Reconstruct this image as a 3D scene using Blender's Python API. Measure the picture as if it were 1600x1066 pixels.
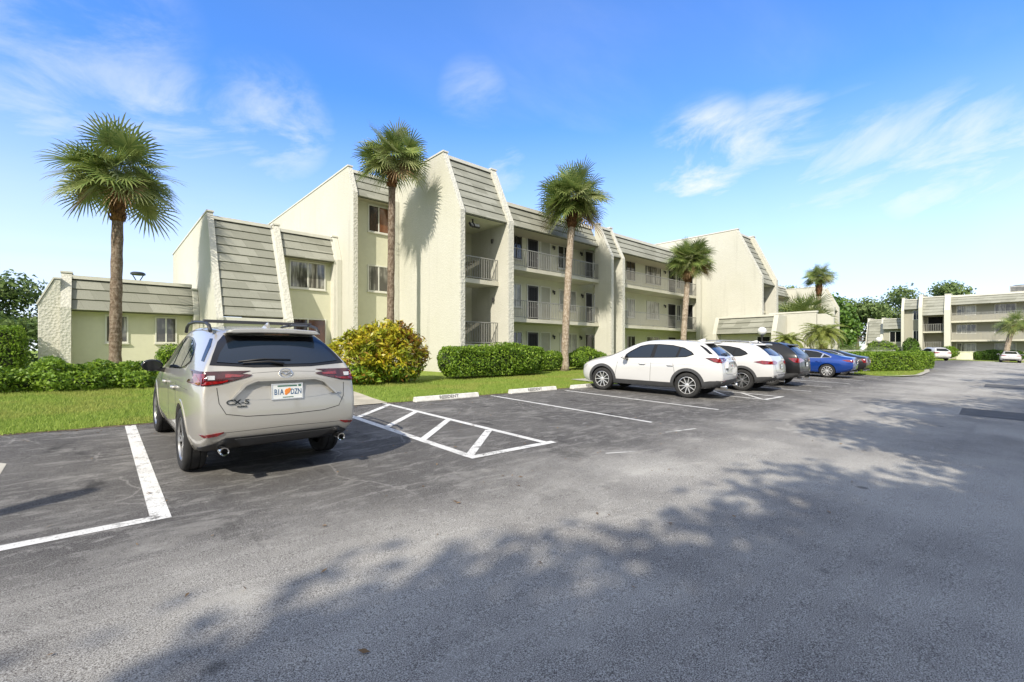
import bpy, bmesh, math, random
import numpy as np
from mathutils import Vector, Matrix
from mathutils.bvhtree import BVHTree
from mathutils.geometry import delaunay_2d_cdt
R = math.radians
random.seed(7); rng = np.random.default_rng(11)
for o in list(bpy.data.objects): bpy.data.objects.remove(o)
scene = bpy.context.scene
COL = scene.collection

# ------------------------------------------------------------------ camera, sky, sun, exposure
cam_d = bpy.data.cameras.new('camera'); cam = bpy.data.objects.new('camera', cam_d); COL.objects.link(cam)
cam.location = (0, 0, 1.59); cam.rotation_euler = (R(90), 0, R(-42.1))
cam_d.sensor_width = 36; cam_d.lens = 16.065; cam_d.shift_y = 0.0088; cam_d.clip_end = 4000; cam_d.clip_start = 0.05
scene.camera = cam
SUN_EL, SUN_ROT = R(39.5), R(242.2)          # the sun stands behind and to the left of the camera
world = bpy.data.worlds.new('World'); scene.world = world; world.use_nodes = True
wt = world.node_tree; wt.nodes.clear()
def wn(t, **kw):
    n = wt.nodes.new(t)
    for k, v in kw.items(): setattr(n, k, v)
    return n
sky = wn('ShaderNodeTexSky', sky_type='NISHITA', sun_disc=False, sun_elevation=SUN_EL, sun_rotation=SUN_ROT,
         altitude=0, air_density=1.0, dust_density=0.2, ozone_density=3.5)
bg = wn('ShaderNodeBackground'); out = wn('ShaderNodeOutputWorld')
bg.inputs['Strength'].default_value = 0.15
tc = wn('ShaderNodeTexCoord'); sep = wn('ShaderNodeSeparateXYZ')
wt.links.new(tc.outputs['Generated'], sep.inputs[0])
def wmath(op, a, b=None, clamp=False):
    n = wn('ShaderNodeMath', operation=op, use_clamp=clamp)
    for i, v in enumerate((a, b)):
        if v is None: continue
        if isinstance(v, (int, float)): n.inputs[i].default_value = v
        else: wt.links.new(v, n.inputs[i])
    return n.outputs[0]
# thin cirrus: the view direction is laid on a plane high overhead
zc = wmath('ADD', wmath('MAXIMUM', sep.outputs['Z'], 0.0), 0.16)
px_ = wmath('DIVIDE', sep.outputs['X'], zc); py_ = wmath('DIVIDE', sep.outputs['Y'], zc)
comb = wn('ShaderNodeCombineXYZ'); wt.links.new(px_, comb.inputs[0]); wt.links.new(py_, comb.inputs[1])
mp = wn('ShaderNodeMapping'); mp.inputs['Rotation'].default_value = (0, 0, R(38)); mp.inputs['Scale'].default_value = (0.6, 1.5, 1)
mp.inputs['Location'].default_value = (0.35, 0.2, 0)
wt.links.new(comb.outputs[0], mp.inputs[0])
def wnoise(scale, detail, rough, dist):
    n = wn('ShaderNodeTexNoise'); n.inputs['Scale'].default_value = scale; n.inputs['Detail'].default_value = detail
    n.inputs['Roughness'].default_value = rough; n.inputs['Distortion'].default_value = dist
    wt.links.new(mp.outputs[0], n.inputs['Vector']); return n.outputs[0]
def wramp(v, a, b, top=1.0):
    n = wn('ShaderNodeMapRange', interpolation_type='SMOOTHSTEP')
    n.inputs['From Min'].default_value = a; n.inputs['From Max'].default_value = b; n.inputs['To Max'].default_value = top
    wt.links.new(v, n.inputs['Value']); return n.outputs[0]
big = wramp(wnoise(0.85, 3, 0.5, 0.4), 0.44, 0.72)
fine = wramp(wnoise(2.2, 9, 0.6, 0.3), 0.38, 0.78)
veil = wramp(wnoise(0.5, 2, 0.5, 0.3), 0.35, 0.75, 0.10)
cloud = wmath('MULTIPLY', big, fine)
def bank(direction, radius, gain):           # soft cloud mask around one direction: visible cirrus and added fill
    d = Vector(direction).normalized()
    v = wn('ShaderNodeVectorMath', operation='DOT_PRODUCT'); wt.links.new(tc.outputs['Generated'], v.inputs[0])
    v.inputs[1].default_value = d
    return wramp(v.outputs['Value'], math.cos(radius), math.cos(radius*0.25), gain)
def pixdir(px, py):
    F = Vector((0.6704, 0.742, 0)); Rt = Vector((0.742, -0.6704, 0))
    return F*714 + Rt*(px-800) + Vector((0, 0, 547-py))
banks = None
for px, py, rad, g in ((1100, 255, .13, .95), (1210, 250, .13, .8), (1330, 255, .13, .6), (1480, 262, .14, .7), (1590, 255, .1, .8), (1140, 300, .09, .7),
                       (270, 195, .12, .6), (150, 190, .2, .45), (420, 200, .13, .5), (330, 285, .15, .4),
                       (80, 40, .2, .4), (740, 150, .08, .3), (790, 265, .06, .5), (460, 220, .05, .6)):
    b_ = bank(pixdir(px, py), rad, g)
    banks = b_ if banks is None else wmath('MAXIMUM', banks, b_)
az = wmath('ARCTAN2', sep.outputs['X'], sep.outputs['Y'])
comb2 = wn('ShaderNodeCombineXYZ'); wt.links.new(wmath('MULTIPLY', az, 2.6), comb2.inputs[0]); wt.links.new(wmath('ADD', wmath('MULTIPLY', sep.outputs['Z'], 7.5), wmath('MULTIPLY', az, -1.1)), comb2.inputs[1])
n2 = wn('ShaderNodeTexNoise'); n2.inputs['Scale'].default_value = 1.5; n2.inputs['Detail'].default_value = 12; n2.inputs['Roughness'].default_value = .62; n2.inputs['Distortion'].default_value = .55
wt.links.new(comb2.outputs[0], n2.inputs['Vector'])
tex2 = wramp(n2.outputs[0], 0.33, 0.70)
cloud = wmath('MAXIMUM', wmath('MULTIPLY', cloud, 0.18), wmath('MULTIPLY', banks, tex2))
cloud = wmath('ADD', cloud, veil, clamp=True)
over = bank((-.15, -.17, 1), .95, .75)                             # unseen cloud added overhead to give the shadows neutral fill
behind = bank((-.67, -.74, .62), 1.75, 1.25)                      # bright unseen cloud added behind the viewer to whiten the ambient light
cloud = wmath('MAXIMUM', cloud, wmath('MULTIPLY', behind, wramp(wnoise(1.3, 6, 0.55, 0.3), 0.22, 0.5)), clamp=True)
cloud = wmath('MAXIMUM', cloud, over)
low = wramp(sep.outputs['Z'], 0.50, 0.0, 0.80)   # cloud thickens towards the horizon
low = wmath('MULTIPLY', low, wmath('ADD', wmath('MULTIPLY', wnoise(0.7, 6, 0.55, 0.5), 0.55), 0.72))
cloud = wmath('MAXIMUM', cloud, low)
cloud = wmath('MULTIPLY', cloud, wramp(sep.outputs['Z'], -0.02, 0.02))
mixc = wn('ShaderNodeMix', data_type='RGBA')
hs = wn('ShaderNodeHueSaturation'); hs.inputs['Saturation'].default_value = 1.12; hs.inputs['Value'].default_value = 0.80
tint = wn('ShaderNodeMix', data_type='RGBA', blend_type='MULTIPLY'); tint.inputs[0].default_value = 1.0; tint.inputs[7].default_value = (.80, .91, 1.16, 1)
wt.links.new(sky.outputs[0], tint.inputs[6]); wt.links.new(tint.outputs[2], hs.inputs['Color'])
wt.links.new(cloud, mixc.inputs[0]); wt.links.new(hs.outputs[0], mixc.inputs[6]); mixc.inputs[7].default_value = (2.85, 2.95, 3.2, 1)
wt.links.new(mixc.outputs[2], bg.inputs['Color']); wt.links.new(bg.outputs[0], out.inputs[0])

sd = bpy.data.lights.new('sun', 'SUN'); sd.energy = 2.4; sd.angle = R(0.53); sd.color = (1.0, 0.92, 0.79)
sun = bpy.data.objects.new('sun', sd); COL.objects.link(sun)
ldir = Vector((1.9, 1.0, -1.77)); sun.rotation_euler = ldir.to_track_quat('-Z', 'Y').to_euler(); sun.location = (-60, -30, 60)
vs = scene.view_settings
vs.view_transform = 'Standard'; vs.look = 'None'; vs.exposure = 1.28; vs.gamma = 1; vs.use_curve_mapping = False
scene.cycles.max_bounces = 6; scene.cycles.transparent_max_bounces = 6

# ------------------------------------------------------------------ helpers
SLOPE = 0.0333                                # ground tilted up towards the building to match the image's slanted horizon
def gz(x, y): return SLOPE*min(max(y, -12.0), 17.0)

class MB:
    def __init__(s): s.v = []; s.f = []; s.m = []; s.cur = 0
    def add(s, vs, fs):
        b = len(s.v); s.v += [tuple(v) for v in vs]; s.f += [tuple(i+b for i in f) for f in fs]; s.m += [s.cur]*len(fs)
    def box(s, x0, x1, y0, y1, z0, z1):
        s.add([(x0,y0,z0),(x1,y0,z0),(x1,y1,z0),(x0,y1,z0),(x0,y0,z1),(x1,y0,z1),(x1,y1,z1),(x0,y1,z1)],
              [(0,3,2,1),(4,5,6,7),(0,1,5,4),(1,2,6,5),(2,3,7,6),(3,0,4,7)])
    def prism(s, poly, axis, a, b):           # poly of 2D points, extruded along axis from a to b
        n = len(poly)
        def P(p, t): return (t,p[0],p[1]) if axis == 'x' else (p[0],t,p[1]) if axis == 'y' else (p[0],p[1],t)
        s.add([P(p,a) for p in poly]+[P(p,b) for p in poly],
              [tuple(range(n)), tuple(range(2*n-1,n-1,-1))]+[(i,(i+1)%n,n+(i+1)%n,n+i) for i in range(n)])
    def tube(s, pts, rad, n=8, cap=True):
        pts = [Vector(p) for p in pts]; rads = rad if isinstance(rad, (list,tuple)) else [rad]*len(pts)
        b = []; fs = []
        for i, p in enumerate(pts):
            t = (pts[min(i+1,len(pts)-1)]-pts[max(i-1,0)]).normalized()
            u = t.orthogonal().normalized() if i == 0 else (u-t*u.dot(t)).normalized()
            w = t.cross(u)
            b += [p+(u*math.cos(2*math.pi*k/n)+w*math.sin(2*math.pi*k/n))*rads[i] for k in range(n)]
        for i in range(len(pts)-1):
            fs += [(i*n+k, i*n+(k+1)%n, (i+1)*n+(k+1)%n, (i+1)*n+k) for k in range(n)]
        if cap: fs += [tuple(range(n-1,-1,-1)), tuple((len(pts)-1)*n+k for k in range(n))]
        s.add(b, fs)
    def lathe(s, prof, n=24, axis='z', c=(0,0,0)):   # prof: (r, h)
        b = []; fs = []; m = len(prof)
        for k in range(n):
            a = 2*math.pi*k/n
            for r, h in prof:
                p = (r*math.cos(a), r*math.sin(a), h) if axis == 'z' else (r*math.cos(a), h, r*math.sin(a)) if axis == 'y' else (h, r*math.cos(a), r*math.sin(a))
                b.append((p[0]+c[0], p[1]+c[1], p[2]+c[2]))
        for k in range(n):
            for i in range(m-1): fs.append((k*m+i, ((k+1)%n)*m+i, ((k+1)%n)*m+i+1, k*m+i+1))
        s.add(b, fs)
    def build(s, name, mat, parent=None, smooth=False, loc=None, bevel=0):
        me = bpy.data.meshes.new(name); me.from_pydata(s.v, [], s.f)
        mats = mat if isinstance(mat, (list,tuple)) else [mat]
        for m in mats: me.materials.append(m)
        if len(mats) > 1: me.polygons.foreach_set('material_index', s.m)
        bm = bmesh.new(); bm.from_mesh(me); bmesh.ops.recalc_face_normals(bm, faces=bm.faces); bm.to_mesh(me); bm.free()
        return link(name, me, parent, smooth, loc, bevel)
def link(name, me, parent=None, smooth=False, loc=None, bevel=0):
    o = bpy.data.objects.new(name, me); COL.objects.link(o)
    if smooth:
        me.polygons.foreach_set('use_smooth', [True]*len(me.polygons)); me.update()
        if smooth != 1: me.set_sharp_from_angle(angle=R(smooth))
    if loc is not None: o.location = loc
    if parent is not None: attach(o, parent)
    if bevel:
        b = o.modifiers.new('bevel', 'BEVEL'); b.width = bevel; b.segments = 2; b.limit_method = 'ANGLE'
    return o
WORLD_PARENTS = set()
def attach(o, p):
    o.parent = p
    if p.name in WORLD_PARENTS: o.matrix_parent_inverse = Matrix.Translation(p.location).inverted()
def thing(name, label, cat, loc=(0,0,0), rz=0, group=None, world_coords=False):
    o = bpy.data.objects.new(name, None); COL.objects.link(o); o.location = loc; o.rotation_euler = (0,0,rz)
    o.empty_display_size = 0.3
    if world_coords: WORLD_PARENTS.add(o.name)
    return tag(o, label, cat, group)
def tag(o, label=None, cat=None, group=None, kind=None):
    if label: o['label'] = label
    if cat: o['category'] = cat
    if group: o['group'] = group
    if kind: o['kind'] = kind
    return o

# ------------------------------------------------------------------ materials
def new_mat(name):
    m = bpy.data.materials.new(name); m.use_nodes = True
    return m, m.node_tree, m.node_tree.nodes['Principled BSDF']
class NT:                                     # small node graph helper
    def __init__(s, name):
        s.m, s.t, s.p = new_mat(name); s.geo = None
    def n(s, t, **kw):
        n = s.t.nodes.new(t)
        for k, v in kw.items(): setattr(n, k, v)
        return n
    def pos(s):
        if s.geo is None: s.geo = s.n('ShaderNodeNewGeometry')
        return s.geo.outputs['Position']
    def obj(s): return s.n('ShaderNodeTexCoord').outputs['Object']
    def set(s, sock, v):
        if isinstance(v, (int,float)): sock.default_value = v
        elif isinstance(v, (tuple,list)): sock.default_value = tuple(v)+((1,) if len(v) == 3 and sock.type == 'RGBA' else ())
        else: s.t.links.new(v, sock)
    def noise(s, vec, scale, detail=4, rough=0.55, dist=0, out=0):
        n = s.n('ShaderNodeTexNoise'); s.set(n.inputs['Vector'], vec); s.set(n.inputs['Scale'], scale)
        s.set(n.inputs['Detail'], detail); s.set(n.inputs['Roughness'], rough); s.set(n.inputs['Distortion'], dist); return n.outputs[out]
    def voronoi(s, vec, scale, feature='F1', out='Distance', rnd=1):
        n = s.n('ShaderNodeTexVoronoi', feature=feature); s.set(n.inputs['Vector'], vec); s.set(n.inputs['Scale'], scale); s.set(n.inputs['Randomness'], rnd); return n.outputs[out]
    def ramp(s, v, a, b, lo=0.0, hi=1.0, smooth=True):
        n = s.n('ShaderNodeMapRange', interpolation_type='SMOOTHSTEP' if smooth else 'LINEAR')
        s.set(n.inputs['From Min'], a); s.set(n.inputs['From Max'], b); s.set(n.inputs['To Min'], lo); s.set(n.inputs['To Max'], hi); s.set(n.inputs['Value'], v); return n.outputs[0]
    def mix(s, f, a, b, blend='MIX'):
        n = s.n('ShaderNodeMix', data_type='RGBA', blend_type=blend); s.set(n.inputs[0], f); s.set(n.inputs[6], a); s.set(n.inputs[7], b); return n.outputs[2]
    def math(s, op, a, b=0.0, clamp=False):
        n = s.n('ShaderNodeMath', operation=op, use_clamp=clamp); s.set(n.inputs[0], a); s.set(n.inputs[1], b); return n.outputs[0]
    def mapping(s, vec, scale=(1,1,1), rot=(0,0,0), loc=(0,0,0)):
        n = s.n('ShaderNodeMapping'); s.set(n.inputs[0], vec); s.set(n.inputs['Scale'], scale); s.set(n.inputs['Rotation'], rot); s.set(n.inputs['Location'], loc); return n.outputs[0]
    def sep(s, vec):
        n = s.n('ShaderNodeSeparateXYZ'); s.set(n.inputs[0], vec); return n.outputs
    def comb(s, x, y, z):
        n = s.n('ShaderNodeCombineXYZ'); s.set(n.inputs[0], x); s.set(n.inputs[1], y); s.set(n.inputs[2], z); return n.outputs[0]
    def bump(s, h, strength, dist):
        n = s.n('ShaderNodeBump'); s.set(n.inputs['Height'], h); s.set(n.inputs['Strength'], strength); s.set(n.inputs['Distance'], dist)
        s.t.links.new(n.outputs[0], s.p.inputs['Normal'])
    def col(s, v): s.set(s.p.inputs['Base Color'], v)
    def rough(s, v): s.set(s.p.inputs['Roughness'], v)
    def spec(s, v): s.set(s.p.inputs['Specular IOR Level'], v)
    def metal(s, v): s.set(s.p.inputs['Metallic'], v)
M = {}
def simple(name, col, rough=0.5, metal=0.0, spec=0.5, var=0.06, vscale=3.0, coat=0.0):
    g = NT(name); c = g.noise(g.obj(), vscale, 5, 0.6)
    g.col(g.mix(g.ramp(c, .3, .7), tuple(x*(1-var) for x in col), tuple(min(1,x*(1+var)) for x in col)))
    g.rough(rough); g.metal(metal); g.spec(spec)
    if coat: g.set(g.p.inputs['Coat Weight'], coat); g.set(g.p.inputs['Coat Roughness'], 0.03)
    M[name] = g.m; return g.m

# stucco: rough cream render with faint weather stains
def stucco(name, col, bump_s, scale, stain=0.12):
    g = NT(name); p = g.pos()
    big = g.ramp(g.noise(p, 0.35, 4, .6), .35, .7); mid = g.noise(p, 6, 4, .6)
    streak = g.ramp(g.noise(g.mapping(p, (2.2, 2.2, 0.16)), 1.3, 5, .6), .52, .8)
    c = g.mix(g.ramp(mid, .3, .7, 0, .35), col, tuple(x*.88 for x in col))
    c = g.mix(g.math('MULTIPLY', big, stain*1.2), c, (col[0]*.82, col[1]*.82, col[2]*.74))
    c = g.mix(g.math('MULTIPLY', streak, stain), c, (.30, .29, .24))
    zz = g.sep(p)[2]
    damp = g.math('MULTIPLY', g.ramp(zz, 1.9, .5), g.ramp(g.noise(p, 1.6, 5, .65), .4, .7, 0, .55))
    c = g.mix(damp, c, (.42, .41, .32)); g.col(c); g.rough(.92); g.spec(.15)
    h = g.math('ADD', g.voronoi(p, scale), g.math('MULTIPLY', g.noise(p, scale*2.2, 3, .6), .6))
    g.bump(h, bump_s, {16: .010, 10: .022}.get(scale, .008)); M[name] = g.m
stucco('stucco', (.56, .553, .485), .7, 16, .28)
stucco('stucco_rough', (.56, .553, .49), 1.0, 10)
stucco('stucco_smooth', (.62, .615, .475), .2, 40, .08)
stucco('stucco_far', (.58, .57, .49), .2, 20, .1)
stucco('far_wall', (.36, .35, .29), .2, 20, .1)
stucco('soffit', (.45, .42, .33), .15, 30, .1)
simple('trim_white', (.60, .59, .52), .6, var=.05, vscale=2)
simple('slab_edge', (.50, .485, .40), .8, var=.1, vscale=1.2)
simple('frame_white', (.66, .66, .60), .5, var=.04)
simple('frame_bronze', (.055, .05, .045), .45)
simple('rail_paint', (.25, .25, .23), .55, var=.08)
simple('door_cream', (.36, .355, .28), .55, var=.05)
simple('door_dark', (.012, .012, .013), .55, spec=.2)
simple('lantern_black', (.03, .03, .03), .45)
simple('dark_gap', (.03, .03, .027), .9)
def shingle():
    g = NT('shingle'); p = g.pos(); s = g.sep(p)
    u = g.math('ADD', s[0], g.math('MULTIPLY', s[1], .8))
    row = g.math('FLOOR', g.math('MULTIPLY', s[2], 2.45)); uu = g.math('ADD', g.math('MULTIPLY', u, 1.35), g.math('MULTIPLY', row, .37))
    wn_ = g.n('ShaderNodeTexWhiteNoise', noise_dimensions='2D'); g.set(wn_.inputs['Vector'], g.comb(g.math('FLOOR', uu), row, 0.0))
    c = g.mix(wn_.outputs['Value'], (.235, .24, .20), (.345, .35, .30))
    fr = g.math('FRACT', uu); joint = g.math('LESS_THAN', fr, .018)
    c = g.mix(g.math('MULTIPLY', joint, .5), c, (.12, .115, .1))
    grain = g.noise(g.mapping(p, (14, 14, 1.5)), 4, 5, .65)
    c = g.mix(g.ramp(grain, .35, .7, 0, .45), c, (.17, .165, .13))
    g.col(c); g.rough(.88); g.spec(.2); g.bump(grain, .25, .006); M['shingle'] = g.m
shingle()
def glass(name, base, rough=.04, curtain=None, spec=.9):
    g = NT(name)
    if curtain:
        p = g.pos(); s = g.sep(p); u = g.math('ADD', s[0], s[1])
        f = g.noise(g.comb(g.math('MULTIPLY', u, 9.0), g.math('MULTIPLY', s[2], .7), 0.0), 1.0, 3, .5, .4)
        c = g.mix(g.ramp(f, .38, .62), base, curtain)
        c = g.mix(g.ramp(g.noise(p, 1.1, 3, .5), .4, .65), c, tuple(x*.6 for x in base)); g.col(c)
    else: g.col(base)
    g.rough(rough); g.spec(spec); M[name] = g.m
glass('glass_curtain', (.10, .095, .08), curtain=(.40, .39, .34))
glass('glass_dark', (.012, .013, .015))
glass('glass_blind', (.15, .055, .022), curtain=(.21, .085, .035), rough=.15)
glass('glass_brown', (.03, .018, .01), curtain=(.06, .03, .016))
glass('glass_pale', (.38, .38, .35), curtain=(.50, .50, .47), rough=.2)
glass('glass_shutter', (.40, .40, .37), curtain=(.55, .54, .50), rough=.4)

def asphalt():
    g = NT('asphalt'); p = g.pos(); s = g.sep(p); x, y = s[0], s[1]
    warp = g.math('MULTIPLY', g.math('SUBTRACT', g.noise(p, .55, 4, .6), .5), 3.0)
    yy = g.math('ADD', y, warp)
    stall = g.ramp(yy, 2.3, 4.9)                                  # sealed bays against worn aisle
    fleck = g.noise(p, 150, 3, .75); fleck2 = g.voronoi(p, 210); cloud_ = g.noise(p, .9, 6, .62); wide = g.noise(p, .22, 4, .55)
    aisle = g.mix(g.ramp(cloud_, .3, .72), (.20, .192, .176), (.36, .345, .305))
    aisle = g.mix(g.ramp(wide, .42, .6, 0, .75), aisle, (.45, .435, .39))
    aisle = g.mix(g.ramp(g.noise(p, 2.6, 5, .6), .58, .78, 0, .45), aisle, (.14, .14, .138))
    # darker wheel tracks that run along the lane
    track = g.noise(g.mapping(p, (.09, 1.15, 1)), 1.0, 4, .55, .3)
    aisle = g.mix(g.ramp(track, .52, .70, 0, .55), aisle, (.155, .152, .148))
    bay = g.mix(g.ramp(cloud_, .32, .7), (.066, .065, .063), (.118, .115, .108))
    streak = g.noise(g.mapping(p, (1.0, 3.0, 1), rot=(0, 0, R(8))), 2.2, 10, .72, .5)
    bay = g.mix(g.ramp(streak, .50, .63, 0, .75), bay, (.25, .245, .228))   # worn through to pale stone
    c = g.mix(stall, aisle, bay)
    crk = g.voronoi(g.mix(.22, p, g.noise(p, 2.2, 6, .7, out=1)), 1.1, 'DISTANCE_TO_EDGE')
    crackmask = g.ramp(g.noise(p, .5, 2, .5), .47, .56)
    c = g.mix(g.math('MULTIPLY', g.math('MULTIPLY', g.ramp(crk, .014, .003), crackmask), g.math('MULTIPLY', stall, .55)), c, (.34, .33, .31))
    lt = g.ramp(fleck, .50, .62, 0, 1); dk = g.ramp(fleck, .50, .38, 0, 1)
    c = g.mix(g.math('MULTIPLY', lt, .75), c, g.mix(stall, (.58, .57, .53), (.24, .235, .22)))
    c = g.mix(g.math('MULTIPLY', dk, .9), c, (.045, .035, .036))
    c = g.mix(g.ramp(fleck2, .30, .12, 0, .25), c, (.5, .49, .46))
    scuff = g.noise(g.mapping(p, (1.2, 2.0, 1), rot=(0, 0, R(-14))), 3.5, 9, .7, 1.2)
    c = g.mix(g.math('MULTIPLY', g.ramp(scuff, .57, .69, 0, .45), g.ramp(yy, 1.5, 3.5)), c, (.33, .32, .30))
    # oil spots in the middle of the bays
    oil = g.math('MULTIPLY', g.ramp(g.noise(g.mapping(p, (1.6, .7, 1)), 1.1, 4, .6), .60, .72), g.math('MULTIPLY', stall, .6))
    c = g.mix(oil, c, (.022, .022, .022))
    pale = g.math('MULTIPLY', g.ramp(g.noise(g.mapping(p, (.7, 1.3, 1)), 1.4, 7, .66, .6), .53, .68, 0, .55), g.ramp(yy, .5, 3.0))
    c = g.mix(pale, c, g.mix(stall, (.46, .445, .40), (.26, .253, .235)))
    drip = g.voronoi(g.mapping(p, (.9, .9, 1)), 1.0); c = g.mix(g.ramp(drip, .07, .03, 0, .55), c, (.03, .03, .03))
    g.col(c); g.rough(.93); g.spec(.12)
    g.bump(g.math('ADD', fleck, g.math('MULTIPLY', g.noise(p, 240, 2, .6), .5)), .55, .008); M['asphalt'] = g.m
asphalt()
def paint():
    g = NT('road_paint'); p = g.pos()
    w = g.ramp(g.noise(p, 5, 8, .75), .54, .66, 0, .75); w2 = g.ramp(g.noise(p, 60, 2, .6), .56, .68, 0, .6)
    g.col(g.mix(g.ramp(g.noise(p, 2.5, 5, .6), .35, .7), (.68, .68, .655), (.56, .555, .53))); g.rough(.8); g.spec(.2)
    tr = g.n('ShaderNodeBsdfTransparent'); mx = g.n('ShaderNodeMixShader'); g.set(mx.inputs[0], g.math('MAXIMUM', w, w2))
    g.t.links.new(g.p.outputs[0], mx.inputs[1]); g.t.links.new(tr.outputs[0], mx.inputs[2]); g.t.links.new(mx.outputs[0], g.t.nodes['Material Output'].inputs[0])
    g.bump(g.noise(p, 120, 2, .6), .3, .004); M['road_paint'] = g.m
paint()
def paint_old():
    g = NT('faded_paint'); p = g.pos()
    w = g.ramp(g.noise(p, 5, 6, .7), .40, .62, .25, .95); c = g.mix(w, (.62, .61, .57), (.15, .148, .14)); g.col(c); g.rough(.85); M['faded_paint'] = g.m
paint_old()
def concrete():
    g = NT('concrete'); p = g.pos()
    c = g.mix(g.ramp(g.noise(p, 1.2, 6, .6), .3, .7), (.33, .31, .26), (.47, .45, .39)); c = g.mix(g.ramp(g.noise(p, 80, 2, .6), .5, .7, 0, .4), c, (.22, .21, .19))
    g.col(c); g.rough(.9); g.spec(.2); g.bump(g.noise(p, 90, 3, .6), .3, .005); M['concrete'] = g.m
concrete()
simple('stop_white', (.62, .61, .57), .8, var=.16, vscale=7)
simple('stencil', (.16, .16, .16), .8, var=.3, vscale=20)
def lawn():
    g = NT('lawn_soil'); p = g.pos()
    c = g.mix(g.ramp(g.noise(p, 3, 6, .65), .3, .7), (.17, .24, .04), (.27, .34, .07))
    c = g.mix(g.ramp(g.noise(p, 45, 3, .7), .45, .75, 0, .6), c, (.11, .15, .025)); g.col(c); g.rough(.95); g.spec(.1)
    g.bump(g.noise(p, 60, 3, .6), .8, .03); M['lawn_soil'] = g.m
lawn()
def leafmat(name, c1, c2, c3=None, rough=.5, trans=.35, nscale=1.2, spec=.35):
    g = NT(name); geo = g.n('ShaderNodeNewGeometry'); rnd = geo.outputs['Random Per Island']
    c = g.mix(rnd, c1, c2)
    if c3: c = g.mix(g.ramp(g.noise(geo.outputs['Position'], nscale, 3, .5), .45, .65, 0, .8), c, c3)
    g.col(c); g.rough(rough); g.spec(spec)
    tr = g.n('ShaderNodeBsdfTranslucent'); mx = g.n('ShaderNodeMixShader'); g.set(mx.inputs[0], trans)
    g.t.links.new(c, tr.inputs['Color']); g.t.links.new(g.p.outputs[0], mx.inputs[1]); g.t.links.new(tr.outputs[0], mx.inputs[2])
    g.t.links.new(mx.outputs[0], g.t.nodes['Material Output'].inputs[0]); M[name] = g.m
leafmat('grass_blade', (.20, .30, .045), (.36, .45, .10), (.36, .38, .10), .6, .4, .8, .2)
leafmat('hedge_leaf', (.055, .13, .012), (.32, .46, .05), (.17, .29, .03), .45, .35, 2.0)
leafmat('hedge_leaf_dark', (.06, .13, .02), (.15, .26, .04), None, .4, .3)
leafmat('croton_leaf', (.30, .32, .02), (.60, .48, .03), (.20, .28, .025), .4, .3, 1.6)
leafmat('croton_red', (.22, .07, .02), (.34, .20, .03), (.13, .15, .02), .4, .3, 1.6)
leafmat('palm_leaf', (.11, .175, .045), (.28, .33, .10), None, .42, .3, 1, .4)
leafmat('palm_leaf_dead', (.16, .10, .05), (.28, .19, .10), None, .7, .2)
leafmat('palm_leaf_pale', (.22, .26, .10), (.38, .40, .18), None, .5, .35, 1, .3)
leafmat('date_leaf', (.16, .23, .04), (.36, .38, .10), None, .45, .35)
leafmat('tree_leaf', (.07, .12, .03), (.16, .23, .06), (.11, .17, .04), .5, .3, .3)
leafmat('pine_leaf', (.10, .165, .05), (.20, .27, .09), (.15, .21, .06), .6, .3, .15)
leafmat('bougainvillea', (.17, .035, .03), (.26, .07, .05), (.10, .10, .03), .5, .35)
simple('shade_core', (.018, .028, .008), .95, var=.3)  # near-black green that stands in for the shade among the leaves
def bark(name, a, b, ring):
    g = NT(name); p = g.pos(); s = g.sep(p)
    n1 = g.noise(g.mapping(p, (9, 9, 5)), 1.6, 5, .65); rings = g.noise(g.mapping(p, (1.5, 1.5, ring)), 1.0, 3, .6)
    c = g.mix(g.ramp(n1, .35, .65), a, b); c = g.mix(g.ramp(rings, .5, .7, 0, .5), c, tuple(x*.45 for x in a)); g.col(c); g.rough(.95); g.spec(.1)
    g.bump(g.math('ADD', n1, rings), .9, .03); M[name] = g.m
bark('palm_bark', (.23, .175, .125), (.42, .36, .29), 9)
bark('palm_bark_dark', (.12, .085, .06), (.26, .21, .165), 9)
bark('palm_boots', (.09, .05, .03), (.26, .13, .065), 14)
bark('tree_bark', (.10, .08, .06), (.2, .17, .14), 1)

# cars
def carpaint(name, col, metal, rough=.28, flake=.0, coat=1.0):
    g = NT(name); g.col(col); g.metal(metal); g.rough(rough); g.spec(.5)
    g.set(g.p.inputs['Coat Weight'], coat); g.set(g.p.inputs['Coat Roughness'], .03)
    d = g.noise(g.obj(), 2.3, 6, .7); g.set(g.p.inputs['Coat Roughness'], g.ramp(d, .45, .8, .02, .10)); M[name] = g.m
carpaint('paint_beige', (.49, .47, .42), .45, .34)
carpaint('paint_white', (.56, .56, .55), .0, .3)
carpaint('paint_black', (.006, .006, .0065), .0, .3, coat=.35)
carpaint('paint_blue', (.008, .055, .30), .45, .28)
carpaint('paint_charcoal', (.016, .016, .018), .2, .3, coat=.4)
glass('car_glass', (.012, .014, .016), .02, spec=.45)
glass('car_glass_tint', (.010, .018, .032), .02, spec=.6)
simple('rubber', (.028, .028, .028), .85, spec=.25, var=.25, vscale=9)
simple('plastic_black', (.022, .022, .023), .5, var=.15)
simple('plastic_gloss', (.008, .008, .009), .12, var=.0)
simple('cladding', (.055, .056, .058), .62, var=.12, vscale=6)
simple('alloy', (.50, .50, .50), .28, .85, var=.05)
simple('alloy_bright', (.72, .72, .71), .3, .6, var=.05)
simple('chrome', (.80, .80, .80), .08, 1.0, var=.0)
simple('underbody', (.012, .012, .012), .95)
simple('plate_white', (.74, .76, .74), .45, var=.03)
simple('plate_green', (.03, .13, .09), .5, var=.0)
simple('plate_blue', (.03, .10, .22), .5, var=.0)
simple('orange', (.75, .24, .04), .5, var=.0)
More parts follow.
